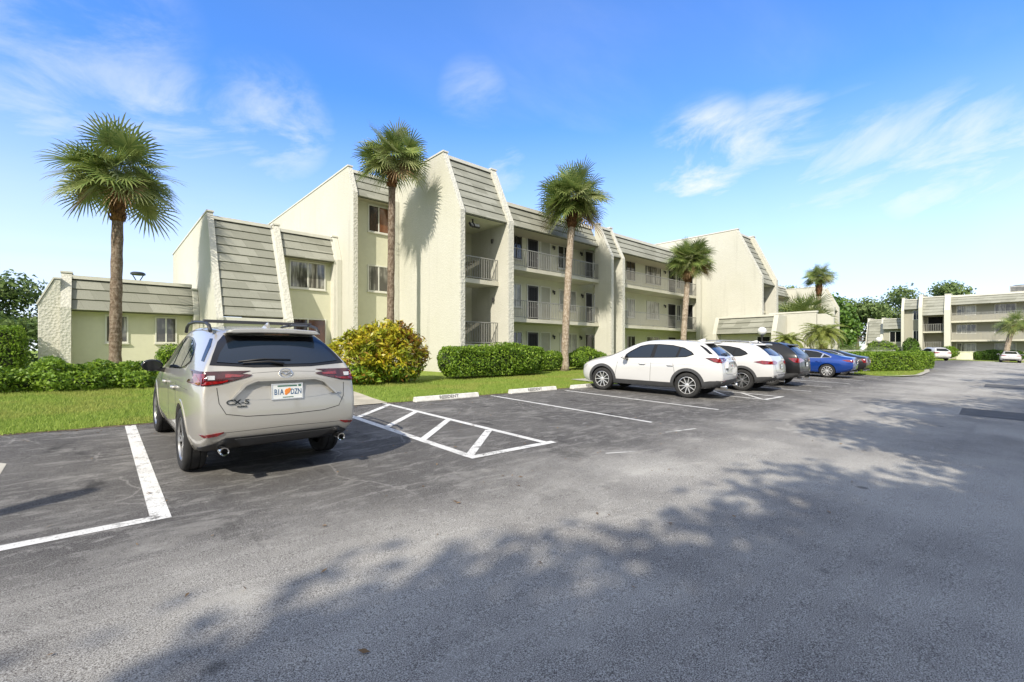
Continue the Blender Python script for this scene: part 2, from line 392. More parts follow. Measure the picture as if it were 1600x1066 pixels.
def lamp_red():
    g = NT('lamp_red'); p = g.obj(); f = g.noise(p, 16, 3, .6)
    g.col(g.mix(g.ramp(f, .42, .6), (.24, .006, .008), (.12, .003, .005))); g.rough(.08); g.spec(.9)
    g.set(g.p.inputs['Coat Weight'], 1.0); M['lamp_red'] = g.m
lamp_red()
simple('lamp_dark', (.05, .010, .012), .08, spec=.9, var=.4, vscale=14)
simple('lamp_clear', (.55, .55, .55), .1, .3)
simple('globe', (.7, .7, .68), .35, var=.02)
simple('metal_dark', (.03, .035, .035), .5)
simple('ac_metal', (.30, .30, .29), .6, var=.2)
simple('utility_box', (.62, .62, .47), .8, var=.08)

# ------------------------------------------------------------------ ground
def sheet(name, poly, dz, mat, nsub=0, kind='structure'):
    # a flat sheet that follows the ground; split along the y where the slope starts and ends
    bm = bmesh.new(); vsx = [bm.verts.new((x, y, 0)) for x, y in poly]; bm.faces.new(vsx)
    for yc in (-12.0, 17.0):
        bmesh.ops.bisect_plane(bm, geom=bm.verts[:]+bm.edges[:]+bm.faces[:], plane_co=(0,yc,0), plane_no=(0,1,0))
    for v in bm.verts: v.co.z = gz(v.co.x, v.co.y)+dz
    bmesh.ops.recalc_face_normals(bm, faces=bm.faces)
    for f in bm.faces:
        if f.normal.z < 0: f.normal_flip()
    me = bpy.data.meshes.new(name); bm.to_mesh(me); bm.free(); me.materials.append(mat)
    return tag(link(name, me), kind=kind)
sheet('ground', [(-900,-900),(1500,-900),(1500,1500),(-900,1500)], -.03, M['lawn_soil'])
sheet('asphalt_lot', [(-60,-40),(130,-40),(130,10.6),(-60,10.6)], 0, M['asphalt'])
sheet('soil_edge', [(-30+i*.3, 9.93+random.uniform(-.05,.05)) for i in range(112)]+[(3.45,10.3),(-30,10.3)], .006, simple('soil', (.13,.10,.065), .95, var=.4, vscale=14))
sheet('soil_edge', [(5.0+i*.3, 9.88+random.uniform(-.05,.05)) for i in range(90)]+[(31.6,10.2),(5.1,10.2)], .006, M['soil'])
def lawn_slab(name, poly, h=.012):
    sheet(name, poly, h, M['lawn_soil'])
def wavy(xs, y0, amp, seed):
    r = random.Random(seed); return [(x, y0+r.uniform(-amp, amp)) for x in xs]
edge_l = wavy([-30+i*.35 for i in range(96)], 10.02, .045, 3)
lawn_slab('lawn', [p for p in edge_l if p[0] < 3.55]+[(3.5,10.3),(3.6,11.2),(3.95,12.2),(4.35,13.4),(4.65,15.6),(5.2,23),(5.2,60),(-60,60),(-60,10.0)])
edge_r = [(5.05,10.06)]+wavy([5.4+i*.35 for i in range(75)], 9.96, .04, 4)
lawn_slab('lawn', edge_r+[(31.6,9.9),(33.6,9.9),(33.6,11.2),(33.6,60),(6.6,60),(5.6,15.6),(5.35,13.2),(5.25,12.0),(5.12,11.0)])
sheet('path', [(3.4,9.98),(5.06,9.98),(5.13,11.0),(5.26,12.0),(5.36,13.2),(5.62,15.6),(6.6,23),(5.2,23),(4.6,15.6),(4.3,13.4),(3.9,12.2),(3.5,11.2)], .016, simple('path_concrete', (.43,.39,.30), .9, var=.2, vscale=2))
sheet('sidewalk', [(13.7,10.75),(33.5,10.75),(33.5,11.75),(13.7,11.75)], .055, M['concrete'])
lawn_slab('lawn', [(33.6,10.0),(31.6,5.2),(32.4,4.2),(34.2,3.75),(40,3.95),(44,4.35),(45.2,5.2),(45,10),(45,12),(62,12),(62,60),(33.6,60)])
sheet('kerb', [(31.5,5.15),(32.3,4.1),(34.1,3.63),(40,3.83),(44.2,4.25),(45.4,5.2),(45.1,10),(45.0,5.4),(44,4.5),(40,4.1),(34.2,3.9),(32.5,4.35)], .06, M['concrete'])
lawn_slab('lawn', [(88,-14),(140,-14),(140,60),(62,60),(62,12.2),(72,8.2),(78,6.9),(88,5.9)])
sheet('concrete_patch', [(-3.5,6.5),(-.78,6.6),(-.80,7.9),(-1.0,8.2),(-3.5,8.3)], .004, M['concrete'])
sheet('asphalt_patch', [(15.4,.95),(17.2,1.0),(17.3,-1.4),(15.3,-1.5)], .004, simple('patch_tar', (.085,.085,.082), .9, var=.2))
sheet('asphalt_patch', [(27.5,.95),(30.3,1.0),(30.4,-2.4),(27.6,-2.5)], .004, M['patch_tar'])

PL = .004
def line(x0, y0, x1, y1, w, name='parking_line', mat=None, dz=PL):
    d = Vector((x1-x0, y1-y0)); d.normalize(); nrm = Vector((-d.y, d.x))*w/2
    sheet(name, [(x0+nrm.x,y0+nrm.y),(x1+nrm.x,y1+nrm.y),(x1-nrm.x,y1-nrm.y),(x0-nrm.x,y0-nrm.y)], dz, mat or M['road_paint'])
line(.385, 10.05, .39, 4.96, .14)                 # bay line left of the nearest car
line(-4.5, 4.90, .46, 4.90, .12)
# hatched access strip
line(3.655, 9.95, 3.69, 4.92, .13); line(4.98, 10.0, 5.10, 4.90, .12); line(3.625, 4.855, 5.24, 4.835, .13, dz=.008)
for k, (ya, yb) in enumerate(((8.55, 9.75), (7.35, 8.55), (6.15, 7.35), (4.95, 6.12))): line(3.70, ya, 4.99, yb, .12, dz=.0065)
line(8.06, 9.78, 8.09, 4.84, .095); line(10.88, 9.55, 11.0, 4.80, .095)
line(14.0, 9.7, 14.22, 4.9, .10); line(15.36, 9.7, 15.46, 4.84, .10); line(14.15, 4.86, 15.55, 4.82, .10, dz=.008)
for ya, yb in ((7.0, 8.0), (6.0, 7.0), (4.95, 6.0)): line(14.22, ya, 15.42, yb, .10, dz=.0065)
for x in (18.25, 20.85, 23.6, 26.4, 29.2, 31.0): line(x-.05, 9.8, x, 4.78, .10)
line(5.3, 3.9, 5.75, 3.7, .05, 'parking_line', M['faded_paint']); line(7.4, 4.15, 8.2, 4.0, .06, 'parking_line', M['faded_paint'])
line(33.5, 3.2, 34.3, 2.75, .1, 'parking_line', M['faded_paint']); line(46, 1.2, 47.5, 1.0, .18, 'parking_line', M['faded_paint'])

for x in (30, 36, 43): line(x, 1.9, x+.1, -1.5, .1, 'parking_line', M['faded_paint'])

# wheel stops with stencilled RESIDENT
def text_mesh(body, size, depth=.004, bold=0.0):
    c = bpy.data.curves.new('text', 'FONT'); c.body = body; c.size = size; c.extrude = depth; c.align_x = 'CENTER'; c.align_y = 'CENTER'; c.offset = bold
    o = bpy.data.objects.new('text', c); COL.objects.link(o)
    dg = bpy.context.evaluated_depsgraph_get(); me = bpy.data.meshes.new_from_object(o.evaluated_get(dg)); bpy.data.objects.remove(o); return me
def place_text(name, body, size, mat, parent, mtx, depth=.003, squash=1.0, bold=0.0):
    me = text_mesh(body, size, depth, bold); me.transform(mtx @ Matrix.Diagonal((squash,1,1,1))); me.materials.clear(); me.materials.append(mat)
    return link(name, me, parent)
STOPS = [((6.62, 9.78), 'white concrete wheel stop stencilled RESIDENT beside the hatched strip'),
         ((9.73, 9.80), 'white stencilled concrete wheel stop of the empty bay left of the white SUV'),
         ((12.35, 9.72), 'white concrete wheel stop in front of the nearer white SUV'),
         ((16.95, 9.75), 'white concrete wheel stop ahead of the farther white SUV')]
for (x, y), lab in STOPS:
    t = thing('wheel_stop', lab, 'wheel stop', (x, y, gz(x, y)), 0, 'wheel stops along the lawn edge')
    m = MB(); m.prism([(-.085,0),(.085,0),(.085,.03),(.055,.125),(-.045,.125),(-.085,.03)], 'x', -.96, .96)
    b = m.build('stop_block', M['stop_white'], t, bevel=.012)
    mt = Matrix.Translation((0,-.069,.079)) @ Matrix.Rotation(R(67.5), 4, 'X')
    place_text('stencil_text', 'RESIDENT', .115, M['stencil'], t, mt, .002, 1.15, .002)

# grass blades (nobody could count them)
def grass(name, poly, n, h0, h1, w, skip=None):
    P = np.array(poly); xmin, ymin = P.min(0); xmax, ymax = P.max(0)
    pts = rng.uniform((xmin,ymin), (xmax,ymax), (n*2, 2))
    inside = np.zeros(len(pts), bool); j = len(P)-1
    for i in range(len(P)):
        a, b = P[i], P[j]; c = ((a[1] > pts[:,1]) != (b[1] > pts[:,1])) & (pts[:,0] < (b[0]-a[0])*(pts[:,1]-a[1])/(b[1]-a[1]+1e-12)+a[0]); inside ^= c; j = i
    pts = pts[inside][:n]; k = len(pts)
    z = SLOPE*np.clip(pts[:,1], -12, 17)+.008
    a = rng.uniform(0, 2*np.pi, k); h = rng.uniform(h0, h1, k); lean = rng.uniform(.1, .8, k)*h; b = rng.uniform(0, 2*np.pi, k); ww = w*rng.uniform(.6,1.3,k)
    V = np.zeros((k, 3, 3)); dx, dy = np.cos(a)*ww, np.sin(a)*ww
    V[:,0] = np.c_[pts[:,0]-dx, pts[:,1]-dy, z]; V[:,1] = np.c_[pts[:,0]+dx, pts[:,1]+dy, z]
    V[:,2] = np.c_[pts[:,0]+np.cos(b)*lean, pts[:,1]+np.sin(b)*lean, z+h]
    return tag(fast_mesh(name, V.reshape(-1,3), 3, M['grass_blade']), kind='stuff')
def fast_mesh(name, V, k, mat, parent=None, mats=None, midx=None):
    n = len(V)//k; me = bpy.data.meshes.new(name); me.vertices.add(len(V)); me.vertices.foreach_set('co', V.astype(np.float32).ravel())
    me.loops.add(n*k); me.loops.foreach_set('vertex_index', np.arange(n*k, dtype=np.int32)); me.polygons.add(n)
    me.polygons.foreach_set('loop_start', np.arange(0, n*k, k, dtype=np.int32))
    for m_ in (mats or [mat]): me.materials.append(m_)
    if midx is not None: me.polygons.foreach_set('material_index', midx.astype(np.int32))
    me.update(calc_edges=True); me.validate()
    return link(name, me, parent)
grass('grass', [(-2.5,9.98),(3.45,9.98),(3.55,11.2),(3.9,12.2),(4.3,13.4),(4.6,16.5),(-3.5,17),(-3.5,9.98)], 62000, .035, .085, .008)
grass('grass', [(5.12,9.93),(16,9.93),(18,10.7),(18,15),(12,14.8),(5.5,13.8),(5.3,12.0),(5.18,11)], 50000, .03, .075, .009)
grass('grass', [(14,11.8),(33,11.8),(33,16),(14,16)], 18000, .03, .08, .016)
grass('grass', [(32,5),(34.2,3.78),(40,4.0),(44,4.4),(44,6),(32,8)], 12000, .03, .08, .02)

def litter():
    n = 420; P = np.c_[rng.uniform(-3, 16, n), 10.0-np.abs(rng.normal(0, .5, n)), np.zeros(n)]; k = rng.random(n) < .25
    P[k, 0] = rng.uniform(-1, 9, k.sum()); P[k, 1] = rng.uniform(1.2, 9, k.sum()); P[:,2] = SLOPE*P[:,1]+.008
    a = rng.uniform(0, 6.28, n); L = rng.uniform(.012, .035, n); c, q = np.cos(a)*L, np.sin(a)*L; V = np.zeros((n,4,3))
    V[:,0] = P-np.c_[c,q,np.zeros(n)]; V[:,1] = P+np.c_[-q*.4,c*.4,rng.uniform(0,.012,n)]; V[:,2] = P+np.c_[c,q,rng.uniform(0,.015,n)]; V[:,3] = P+np.c_[q*.4,-c*.4,rng.uniform(0,.01,n)]
    tag(fast_mesh('leaf_litter', V.reshape(-1,3), 4, M['palm_leaf_dead']), kind='stuff')
litter()
# ------------------------------------------------------------------ leaves, hedges, trees
def leaf_quads(C, N, L, W, fold=.25):
    # C centres, N normals (outward), L length, W width -> folded diamond leaves (two triangles as one bent quad)
    k = len(C); N = N/np.linalg.norm(N, axis=1, keepdims=True)
    t = rng.normal(size=(k,3)); t -= N*np.sum(t*N, 1, keepdims=True); t /= np.linalg.norm(t, axis=1, keepdims=True); s = np.cross(N, t)
    L = np.broadcast_to(np.asarray(L), (k,)).reshape(-1,1); W = np.broadcast_to(np.asarray(W), (k,)).reshape(-1,1)
    V = np.zeros((k,4,3)); V[:,0] = C-t*L*.5; V[:,1] = C+s*W*.5+N*W*fold; V[:,2] = C+t*L*.5; V[:,3] = C-s*W*.5+N*W*fold
    return V.reshape(-1,3)
def box_surface(n, sx, sy, sz, depth=.18, rough=.06):
    # points on the faces of a box, sunk a little into it
    A = np.array([sx*sz, sx*sz, sy*sz, sy*sz, sx*sy]); f = rng.choice(5, n, p=A/A.sum())
    u = rng.uniform(-.5,.5,n); v = rng.uniform(0,1,n); w = rng.uniform(-.5,.5,n)
    d = np.abs(rng.normal(0, depth*.9, n)) ; P = np.zeros((n,3)); Nn = np.zeros((n,3))
    for k, (ax, sg) in enumerate(((1,-1),(1,1),(0,-1),(0,1),(2,1))):
        m = f == k
        P[m] = np.c_[u[m]*sx, w[m]*sy, v[m]*sz]
        P[m, ax] = (sg*(sx,sy,sz)[ax]/2 if ax < 2 else sz) - sg*d[m]
        Nn[m, ax] = sg
    return P, Nn
def lumps(P, seed, amp, scale=1.1):
    r = np.random.default_rng(seed); K = r.normal(size=(6,3))*scale*2; ph = r.uniform(0,6.28,6)
    return amp*np.sum(np.sin(P@K.T+ph), 1)/2.4
def hedge(name, label, cat, c, size, rz, n, leaf, mat, group=None, seed=1, rounding=.35, amp=.10, core='shade_core', dark=None):
    x, y = c; t = thing(name, label, cat, (x, y, gz(x,y)), rz, group)
    P, Nn = box_surface(n, *size); ctr = np.array([0,0,size[2]*.5]); half = np.array(size)/2
    q = (P-ctr)/half; rr = np.linalg.norm(q, axis=1, keepdims=True); mx = np.abs(q).max(1, keepdims=True)
    P = ctr+half*q*(1-rounding*(1-mx/np.maximum(rr,1e-6))*1.4)
    P += Nn*lumps(P, seed, amp)[:,None]
    P[:,2] = np.maximum(P[:,2], .03)
    N2 = Nn*.7+rng.normal(size=(n,3))*.75+np.array([0,0,.3])
    V = leaf_quads(P, N2, leaf*rng.uniform(.7,1.35,n), leaf*.52*rng.uniform(.7,1.3,n))
    fast_mesh('foliage', V, 4, M[mat], t)
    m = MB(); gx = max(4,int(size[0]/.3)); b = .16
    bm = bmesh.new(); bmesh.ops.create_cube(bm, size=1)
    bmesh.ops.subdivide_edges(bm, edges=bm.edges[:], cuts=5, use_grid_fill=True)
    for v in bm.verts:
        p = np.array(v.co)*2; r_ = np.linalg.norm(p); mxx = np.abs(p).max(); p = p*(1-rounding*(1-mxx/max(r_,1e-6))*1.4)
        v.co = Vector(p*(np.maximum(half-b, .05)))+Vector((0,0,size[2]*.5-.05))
    me = bpy.data.meshes.new('bush_inside'); bm.to_mesh(me); bm.free(); me.materials.append(M[core]); link('bush_inside', me, t)  # one solid dark core, hedge shade put into its colour
    return t
def blob_points(n, blobs, shell=.45):
    # points in the outer shell of a set of ellipsoids
    w = np.array([b[3]*b[4]*b[5] for b in blobs])**(2/3); idx = rng.choice(len(blobs), n, p=w/w.sum()); B = np.array(blobs)[idx]
    d = rng.normal(size=(n,3)); d /= np.linalg.norm(d, axis=1, keepdims=True); r = 1-shell*rng.uniform(0,1,n)**1.6
    return B[:,:3]+d*B[:,3:6]*r[:,None], d
def tree(name, label, cat, loc, height, spread, n, leaf, mat, seed, crown_from=.35, group=None, nblobs=14, flat=.6, trunk_r=.16, sparse=.5, lift=0):
    x, y = loc; r = random.Random(seed); t = thing(name, label, cat, (x, y, gz(x,y)-.05), 0, group)
    blobs = []; z0 = height*crown_from; m = MB(); top = (0,0,height*.72)
    pts = [(0,0,0),(r.uniform(-.2,.2),r.uniform(-.2,.2),height*.25),(r.uniform(-.3,.3),r.uniform(-.3,.3),height*.5),(0,0,height*.8)]
    m.tube(pts, [trunk_r*1.25, trunk_r, trunk_r*.7, trunk_r*.25], 8)
    for i in range(nblobs):
        a = i*2.399+r.uniform(-.5,.5); f = math.sqrt((i+.5)/nblobs); zz = z0+(height-z0)*(r.uniform(.1,.85) if f > .5 else r.uniform(.4,.92))
        k = 1-.55*abs((zz-z0)/(height-z0)-.45); rad = spread*f*k*.85; br = spread*r.uniform(.26,.42)
        c = (math.cos(a)*rad, math.sin(a)*rad, zz); blobs.append((*c, br, br, br*flat))
        h0 = height*r.uniform(.22,.5); mid = (c[0]*.5, c[1]*.5, (h0+c[2])*.5+.1*height*.3)
        m.tube([(0,0,h0), mid, c], [trunk_r*.45, trunk_r*.28, trunk_r*.08], 5)
    m.build('trunk', M['tree_bark'], t, smooth=1)
    P, d = blob_points(n, blobs, .75); P = P+rng.normal(size=P.shape)*leaf*.6
    N2 = d+rng.normal(size=P.shape)*.7+np.array([0,0,.4])
    fast_mesh('crown', leaf_quads(P, N2, leaf*rng.uniform(.6,1.4,n), leaf*sparse*rng.uniform(.7,1.3,n)), 4, M[mat], t)
    return t

def fan_palm(label, loc, height, lean, rad, n_leaf, seed, trunk_r=.17, group='tall fan palms around the building', squash=.85, n_seg=30, boots=.22, curve=None, droop=1.0, bark_='palm_bark'):
    """sabal palm: ringed trunk, old leaf boots under the crown, costapalmate fans of stiff narrow strips"""
    r = random.Random(seed); x, y = loc; t = thing('palm_tree', label, 'palm tree', (x, y, gz(x,y)-.03), 0, group)
    lx, ly = lean; m = MB(); n = 26; H = height
    def axis(f):
        k = f**1.4 if curve is None else f**curve
        return Vector((lx*k, ly*k, H*f))
    pts = [axis(i/n) for i in range(n+1)]
    rads = [trunk_r*(1.28-.28*min(1,i/3) if i < 3 else 1.0)*(1+.05*math.sin(i*1.9+seed))*(1-.10*i/n) for i in range(n+1)]
    m.tube(pts, rads, 14); m.build('trunk', M[bark_], t, smooth=1)
    top = axis(1.0); m = MB(); fb = boots
    m.tube([axis(1-fb), axis(1-fb*.6), axis(1-.03)+Vector((0,0,.1))], [trunk_r*.98, trunk_r*1.25, trunk_r*1.1], 12)
    for i in range(70):                                       # stubs of old leaf stems and fibre
        f = 1-fb*r.random(); a = r.uniform(0,6.283); p = axis(f); d = Vector((math.cos(a), math.sin(a), 0)); p = p+d*trunk_r*1.05
        m.tube([p, p+d*.05+Vector((0,0,.14)), p+d*.10+Vector((0,0,.26*r.uniform(.6,1.2)))], [.035,.026,.008], 4)
    m.build('leaf_boots', M['palm_boots'], t, smooth=1)
    V = []; mi = []; ms = MB()
    for i in range(n_leaf):
        f = (i+.5)/n_leaf; a = i*2.39996+r.uniform(-.3,.3)
        el = math.asin(max(-.72, min(.985, 1.0-1.66*f+r.uniform(-.14,.14))))
        u = Vector((math.cos(a)*math.cos(el), math.sin(a)*math.cos(el), math.sin(el)*squash))
        fr = rad*r.uniform(.43,.55); plen = rad*(r.uniform(.42,.55) if i % 3 else r.uniform(.22,.42))
        base = top+Vector((0,0,.05)); sag = Vector((0,0,-.10*plen*math.cos(el)*droop)); hub = base+u*plen+sag
        ms.tube([base, base+u*plen*.5+Vector((0,0,.05)), hub], [.020,.014,.009], 4, cap=False)
        d0 = (u+Vector((0,0,-.38*droop*math.cos(el)))).normalized()
        side = d0.cross(Vector((0,0,1)))
        side = side.normalized() if side.length > .1 else Vector((math.sin(a), -math.cos(a), 0))
        side = (Matrix.Rotation(r.uniform(-.9,.9), 3, d0) @ side).normalized(); nrm = side.cross(d0).normalized()
        pale = 2 if (f > .93 and i % 2) else 1 if r.random() < .16+.3*(f > .6) else 0
        for k in range(n_seg):
            q = (k/(n_seg-1)-.5)*2; ang = q*R(150); d = (d0*math.cos(ang)+side*math.sin(ang)).normalized()
            d = (d+nrm*(-.05+.38*abs(q))+d0*.12).normalized()
            L = fr*(1-.30*abs(q)**1.5)*r.uniform(.86,1.1); w = L*.017+.0095; st = hub+d0*(.14*fr*(1-abs(q)))
            sd = nrm.cross(d)
            if sd.length < .05: continue
            sd = sd.normalized()*w; dr = droop*r.uniform(.3,1.3)
            p1 = st+d*L*.5+Vector((0,0,-.015*L*dr)); p2 = st+d*L*.82+Vector((0,0,-.07*L*dr)); p3 = st+d*L+Vector((0,0,-.17*L*dr))
            V += [st-sd*.8, st+sd*.8, p1+sd*1.15, p1-sd*1.15,  p1-sd*1.15, p1+sd*1.15, p2+sd*.7, p2-sd*.7,  p2-sd*.7, p2+sd*.7, p3+sd*.1, p3-sd*.1]; mi += [pale]*3
    fast_mesh('crown', np.array([tuple(v) for v in V]), 4, None, t, [M['palm_leaf'], M['palm_leaf_pale'], M['palm_leaf_dead']], np.array(mi))
    ms.build('leaf_stem', M['palm_leaf_pale'], t)
    return t
def feather_palm(name, label, loc, trunk_h, frond, n_frond, seed, mat='date_leaf', group=None, trunk_r=.12, up=.75):
    r = random.Random(seed); x, y = loc; t = thing(name, label, 'palm', (x, y, gz(x,y)-.03), 0, group)
    m = MB(); m.tube([(0,0,0),(.03,0,trunk_h*.5),(0,0,trunk_h)], [trunk_r*1.2,trunk_r,trunk_r*1.15], 10); m.build('trunk', M['palm_boots'], t, smooth=1)
    V = []; ms = MB()
    for i in range(n_frond):
        f = (i+.5)/n_frond; a = i*2.39996+r.uniform(-.2,.2); el = 1.35-f*1.25*up*1.3; L = frond*r.uniform(.85,1.1)
        pts = []; p = Vector((0,0,trunk_h)); e = el; seg = 10
        for k in range(seg+1):
            pts.append(p.copy()); p = p+Vector((math.cos(a)*math.cos(e), math.sin(a)*math.cos(e), math.sin(e)))*L/seg; e -= (.16+.10*f)
        ms.tube(pts, [.016-.0013*k for k in range(seg+1)], 4, cap=False)
        for k in range(2, seg*5):
            fk = k/(seg*5); i0 = min(int(fk*seg), seg-1); q = fk*seg-i0; c = pts[i0].lerp(pts[i0+1], q); d = (pts[i0+1]-pts[i0]).normalized()
            sd = d.cross(Vector((0,0,1))); sd = sd.normalized() if sd.length > .05 else Vector((1,0,0)); ll = L*.20*math.sin(math.pi*min(1,fk*.85+.12))*r.uniform(.8,1.15)
            for s in (-1,1):
                dd = (sd*s+d*.55+Vector((0,0,-.1))).normalized(); w = d*.012; e1 = c+dd*ll*.6; e2 = c+dd*ll+Vector((0,0,-.22*ll))
                V += [c-w*.5, c+w*.5, e1+w, e1-w, e1-w, e1+w, e2+w*.1, e2-w*.1]
    fast_mesh('crown', np.array([tuple(v) for v in V]), 4, M[mat], t); ms.build('leaf_stem', M[mat], t)
    return t

# tall fan palms
fan_palm('tallest palm at the left with a wide dark crown, in front of the low wing', (.45, 22.9), 7.6, (.10, 0), 2.08, 60, 5, .19, squash=1.08, bark_='palm_bark_dark')
fan_palm('slim straight palm casting its shadow on the stair tower wall', (9.58, 18.65), 9.5, (.10, .0), 1.82, 50, 8, .165, boots=.13, squash=.95, bark_='palm_bark_dark')
fan_palm('palm with a pale leaning trunk in front of the balconies behind the trimmed hedge', (17.5, 15.4), 8.85, (.85, .15), 2.1, 66, 12, .19, boots=.16, squash=1.0)
fan_palm('shorter round-headed palm behind the white parked SUVs', (27.9, 14.5), 6.95, (.95, .0), 1.7, 68, 21, .19, squash=1.05, boots=.2)
fan_palm('small-headed palm rising above the courtyard wall of the second tower', (49.2, 12.3), 7.9, (.1, 0), 1.55, 44, 31, .2, n_seg=22)
fan_palm('palm with a crooked trunk in front of the far building', (90.2, 1.05), 4.9, (.6, -.8), 2.6, 34, 41, .30, n_seg=20, curve=2.2)
fan_palm('low trunkless fan palm filling the courtyard behind the low wall', (42.0, 11.6), 3.7, (.0, 0), 2.7, 64, 51, .2, n_seg=24, squash=1.0)
feather_palm('date_palm', 'small feathery palm with yellowish arching fronds before the courtyard wall', (30.8, 9.3), 1.75, 1.25, 44, 3, group='feathery palms beside the courtyard wall')
feather_palm('date_palm', 'larger feathery palm with drooping fronds at the end of the courtyard wall', (31.9, 7.75), 2.2, 1.55, 60, 4, group='feathery palms beside the courtyard wall', trunk_r=.2)
feather_palm('areca_palm', 'dark clumping palm with upright fronds between the two buildings', (45.2, 8.7), .4, 2.9, 44, 6, 'palm_leaf', up=.6)
feather_palm('areca_palm', 'smaller dark clumping palm right of the second tower, nearer the far building', (47.8, 8.1), .3, 2.5, 40, 9, 'palm_leaf', up=.6)

# hedges and shrubs
hedge('shrub', 'bright green loose hedge in front of the low wing, right of the stucco pillar', 'hedge', (-.35, 16.6), (4.0, 1.5, .52), 0, 11000, .10, 'hedge_leaf', seed=3, amp=.18, rounding=.4)
hedge('shrub', 'loose low shrubs at the left edge behind the lawn', 'shrub', (-3.6, 16.9), (2.7, 1.3, .50), 0, 7500, .10, 'hedge_leaf', seed=4, amp=.18, rounding=.45)
hedge('hedge', 'square clipped hedge left of the low wing pillar', 'hedge', (-3.5, 25.4), (3.1, 1.6, 2.05), 0, 9000, .10, 'hedge_leaf', seed=5, amp=.08)
hedge('shrub', 'small green bush under the low wing windows beside the car mirror', 'shrub', (1.75, 18.9), (.9, .8, 1.25), 0, 2200, .08, 'hedge_leaf', seed=15, amp=.1, rounding=.9)
# croton: long narrow yellow and red leaves in an uneven dome
def croton():
    t = thing('croton_bush', 'large yellow and red croton bush right of the beige car', 'bush', (7.05, 14.55, gz(0,14.55)))
    blobs = [(0,0,.85,1.45,1.1,.85),(-.8,-.2,.75,.85,.8,.7),(.75,0,.85,.85,.9,.8),(.15,.1,1.35,.75,.7,.55),(.75,.1,1.35,.5,.5,.5),(-.45,-.3,1.2,.7,.6,.5),(.3,-.7,.6,.8,.5,.55),(-.7,-.6,.5,.7,.5,.5)]
    n = 9000; P, d = blob_points(n, blobs, .4); k = P[:,2] > .03; P = P[k]; d = d[k]; n = len(P)
    # leaves hang as rosettes: cluster the centres
    ncl = 520; cl, dcl = blob_points(ncl, blobs, .22); i = rng.integers(0, ncl, n); use = rng.random(n) < .75
    P[use] = cl[i[use]]+rng.normal(size=(use.sum(),3))*.06; d[use] = dcl[i[use]]
    P[:,2] = np.maximum(P[:,2], .04)
    N2 = d*.6+rng.normal(size=(n,3))*.8+np.array([0,0,.5])
    V = leaf_quads(P, N2, .19*rng.uniform(.6,1.3,n), .055*rng.uniform(.7,1.3,n), .3)
    red = ((P[:,0] > .55) & (rng.random(n) < .55)) | (rng.random(n) < .10); low_ = (P[:,2] < .55) & (rng.random(n) < .6)
    mi = np.where(low_, 2, np.where(red, 1, 0))
    t.scale = (1.13, 1.1, 1.12)
    fast_mesh('foliage', V, 4, None, t, [M['croton_leaf'], M['croton_red'], M['hedge_leaf']], mi)
    m = MB()
    for k in range(26):
        a = random.uniform(0,6.28); q = random.uniform(.3,1.1); m.tube([(.2*math.cos(a),.2*math.sin(a),0),(q*.6*math.cos(a),q*.5*math.sin(a),.6),(q*math.cos(a),q*.8*math.sin(a),1.1)], [.02,.015,.006], 5)
    m.build('bush_inside', M['tree_bark'], t)
croton()
hedge('hedge', 'long clipped green hedge in front of the stair tower, left of the leaning palm', 'hedge', (12.2, 14.5), (6.0, 1.35, 1.36), R(3), 17000, .10, 'hedge_leaf', seed=6, amp=.10, rounding=.38)
hedge('shrub', 'green shrub just left of the leaning palm trunk, behind the clipped hedge', 'shrub', (16.55, 15.75), (2.6, 1.2, 1.05), 0, 6000, .10, 'hedge_leaf', seed=7, amp=.14, rounding=.7)
hedge('shrub', 'green shrubs right of the leaning palm trunk, against the double pier', 'shrub', (19.7, 15.75), (3.9, 1.2, 1.15), 0, 7500, .10, 'hedge_leaf', seed=8, amp=.16, rounding=.8)
hedge('shrub', 'small shrub between the double pier and the white SUV roof', 'shrub', (24.9, 15.5), (2.0, 1.0, 1.35), 0, 3200, .09, 'hedge_leaf', seed=9, amp=.14, rounding=.9)
hedge('hedge', 'long clipped island hedge beyond the dark sedan', 'hedge', (38.4, 6.35), (8.6, 2.0, 1.28), R(-18), 15000, .12, 'hedge_leaf', seed=10, amp=.06, rounding=.25)
hedge('hedge', 'short clipped hedge block at the right end of the parking island', 'hedge', (44.1, 5.0), (2.5, 1.7, 1.32), R(-12), 5000, .12, 'hedge_leaf', seed=11, amp=.06, rounding=.3)
hedge('shrub', 'rounded green shrub left of the cream utility box', 'shrub', (92.0, 6.9), (2.6, 2.2, 1.9), 0, 2600, .2, 'hedge_leaf', seed=12, amp=.15, rounding=.8)
hedge('hedge', 'low dark hedge along the foot of the far building', 'hedge', (93.6, 1.9), (1.5, 5.6, 1.5), 0, 4200, .2, 'hedge_leaf_dark', seed=13, amp=.12, rounding=.5)
hedge('shrub', 'green shrub at the right edge behind the far white sedan', 'shrub', (93.5, -2.6), (1.5, 2.6, 1.5), 0, 1800, .2, 'hedge_leaf', seed=14, amp=.12, rounding=.7)
hedge('shrub', 'dark round shrub against the far building between its two tall piers', 'shrub', (94.0, 11.2), (2.0, 2.2, 3.1), 0, 2400, .25, 'hedge_leaf_dark', seed=16, amp=.2, rounding=.9)
hedge('shrub', 'pale green shrub in front of the two storey part of the far building', 'shrub', (80, 12.6), (3.0, 3.6, 2.6), 0, 2400, .24, 'hedge_leaf', seed=17, amp=.25, rounding=.9)
hedge('shrub', 'orange-tinged low shrub under the feathery palms', 'shrub', (30.4, 8.5), (2.6, .9, .75), R(-40), 2600, .10, 'croton_red', seed=18, amp=.1, rounding=.9)
hedge('shrub', 'dark pink bougainvillea at the far left edge', 'shrub', (-4.75, 23.6), (1.3, 1.2, 1.7), 0, 1700, .10, 'bougainvillea', seed=19, amp=.2, rounding=.9)

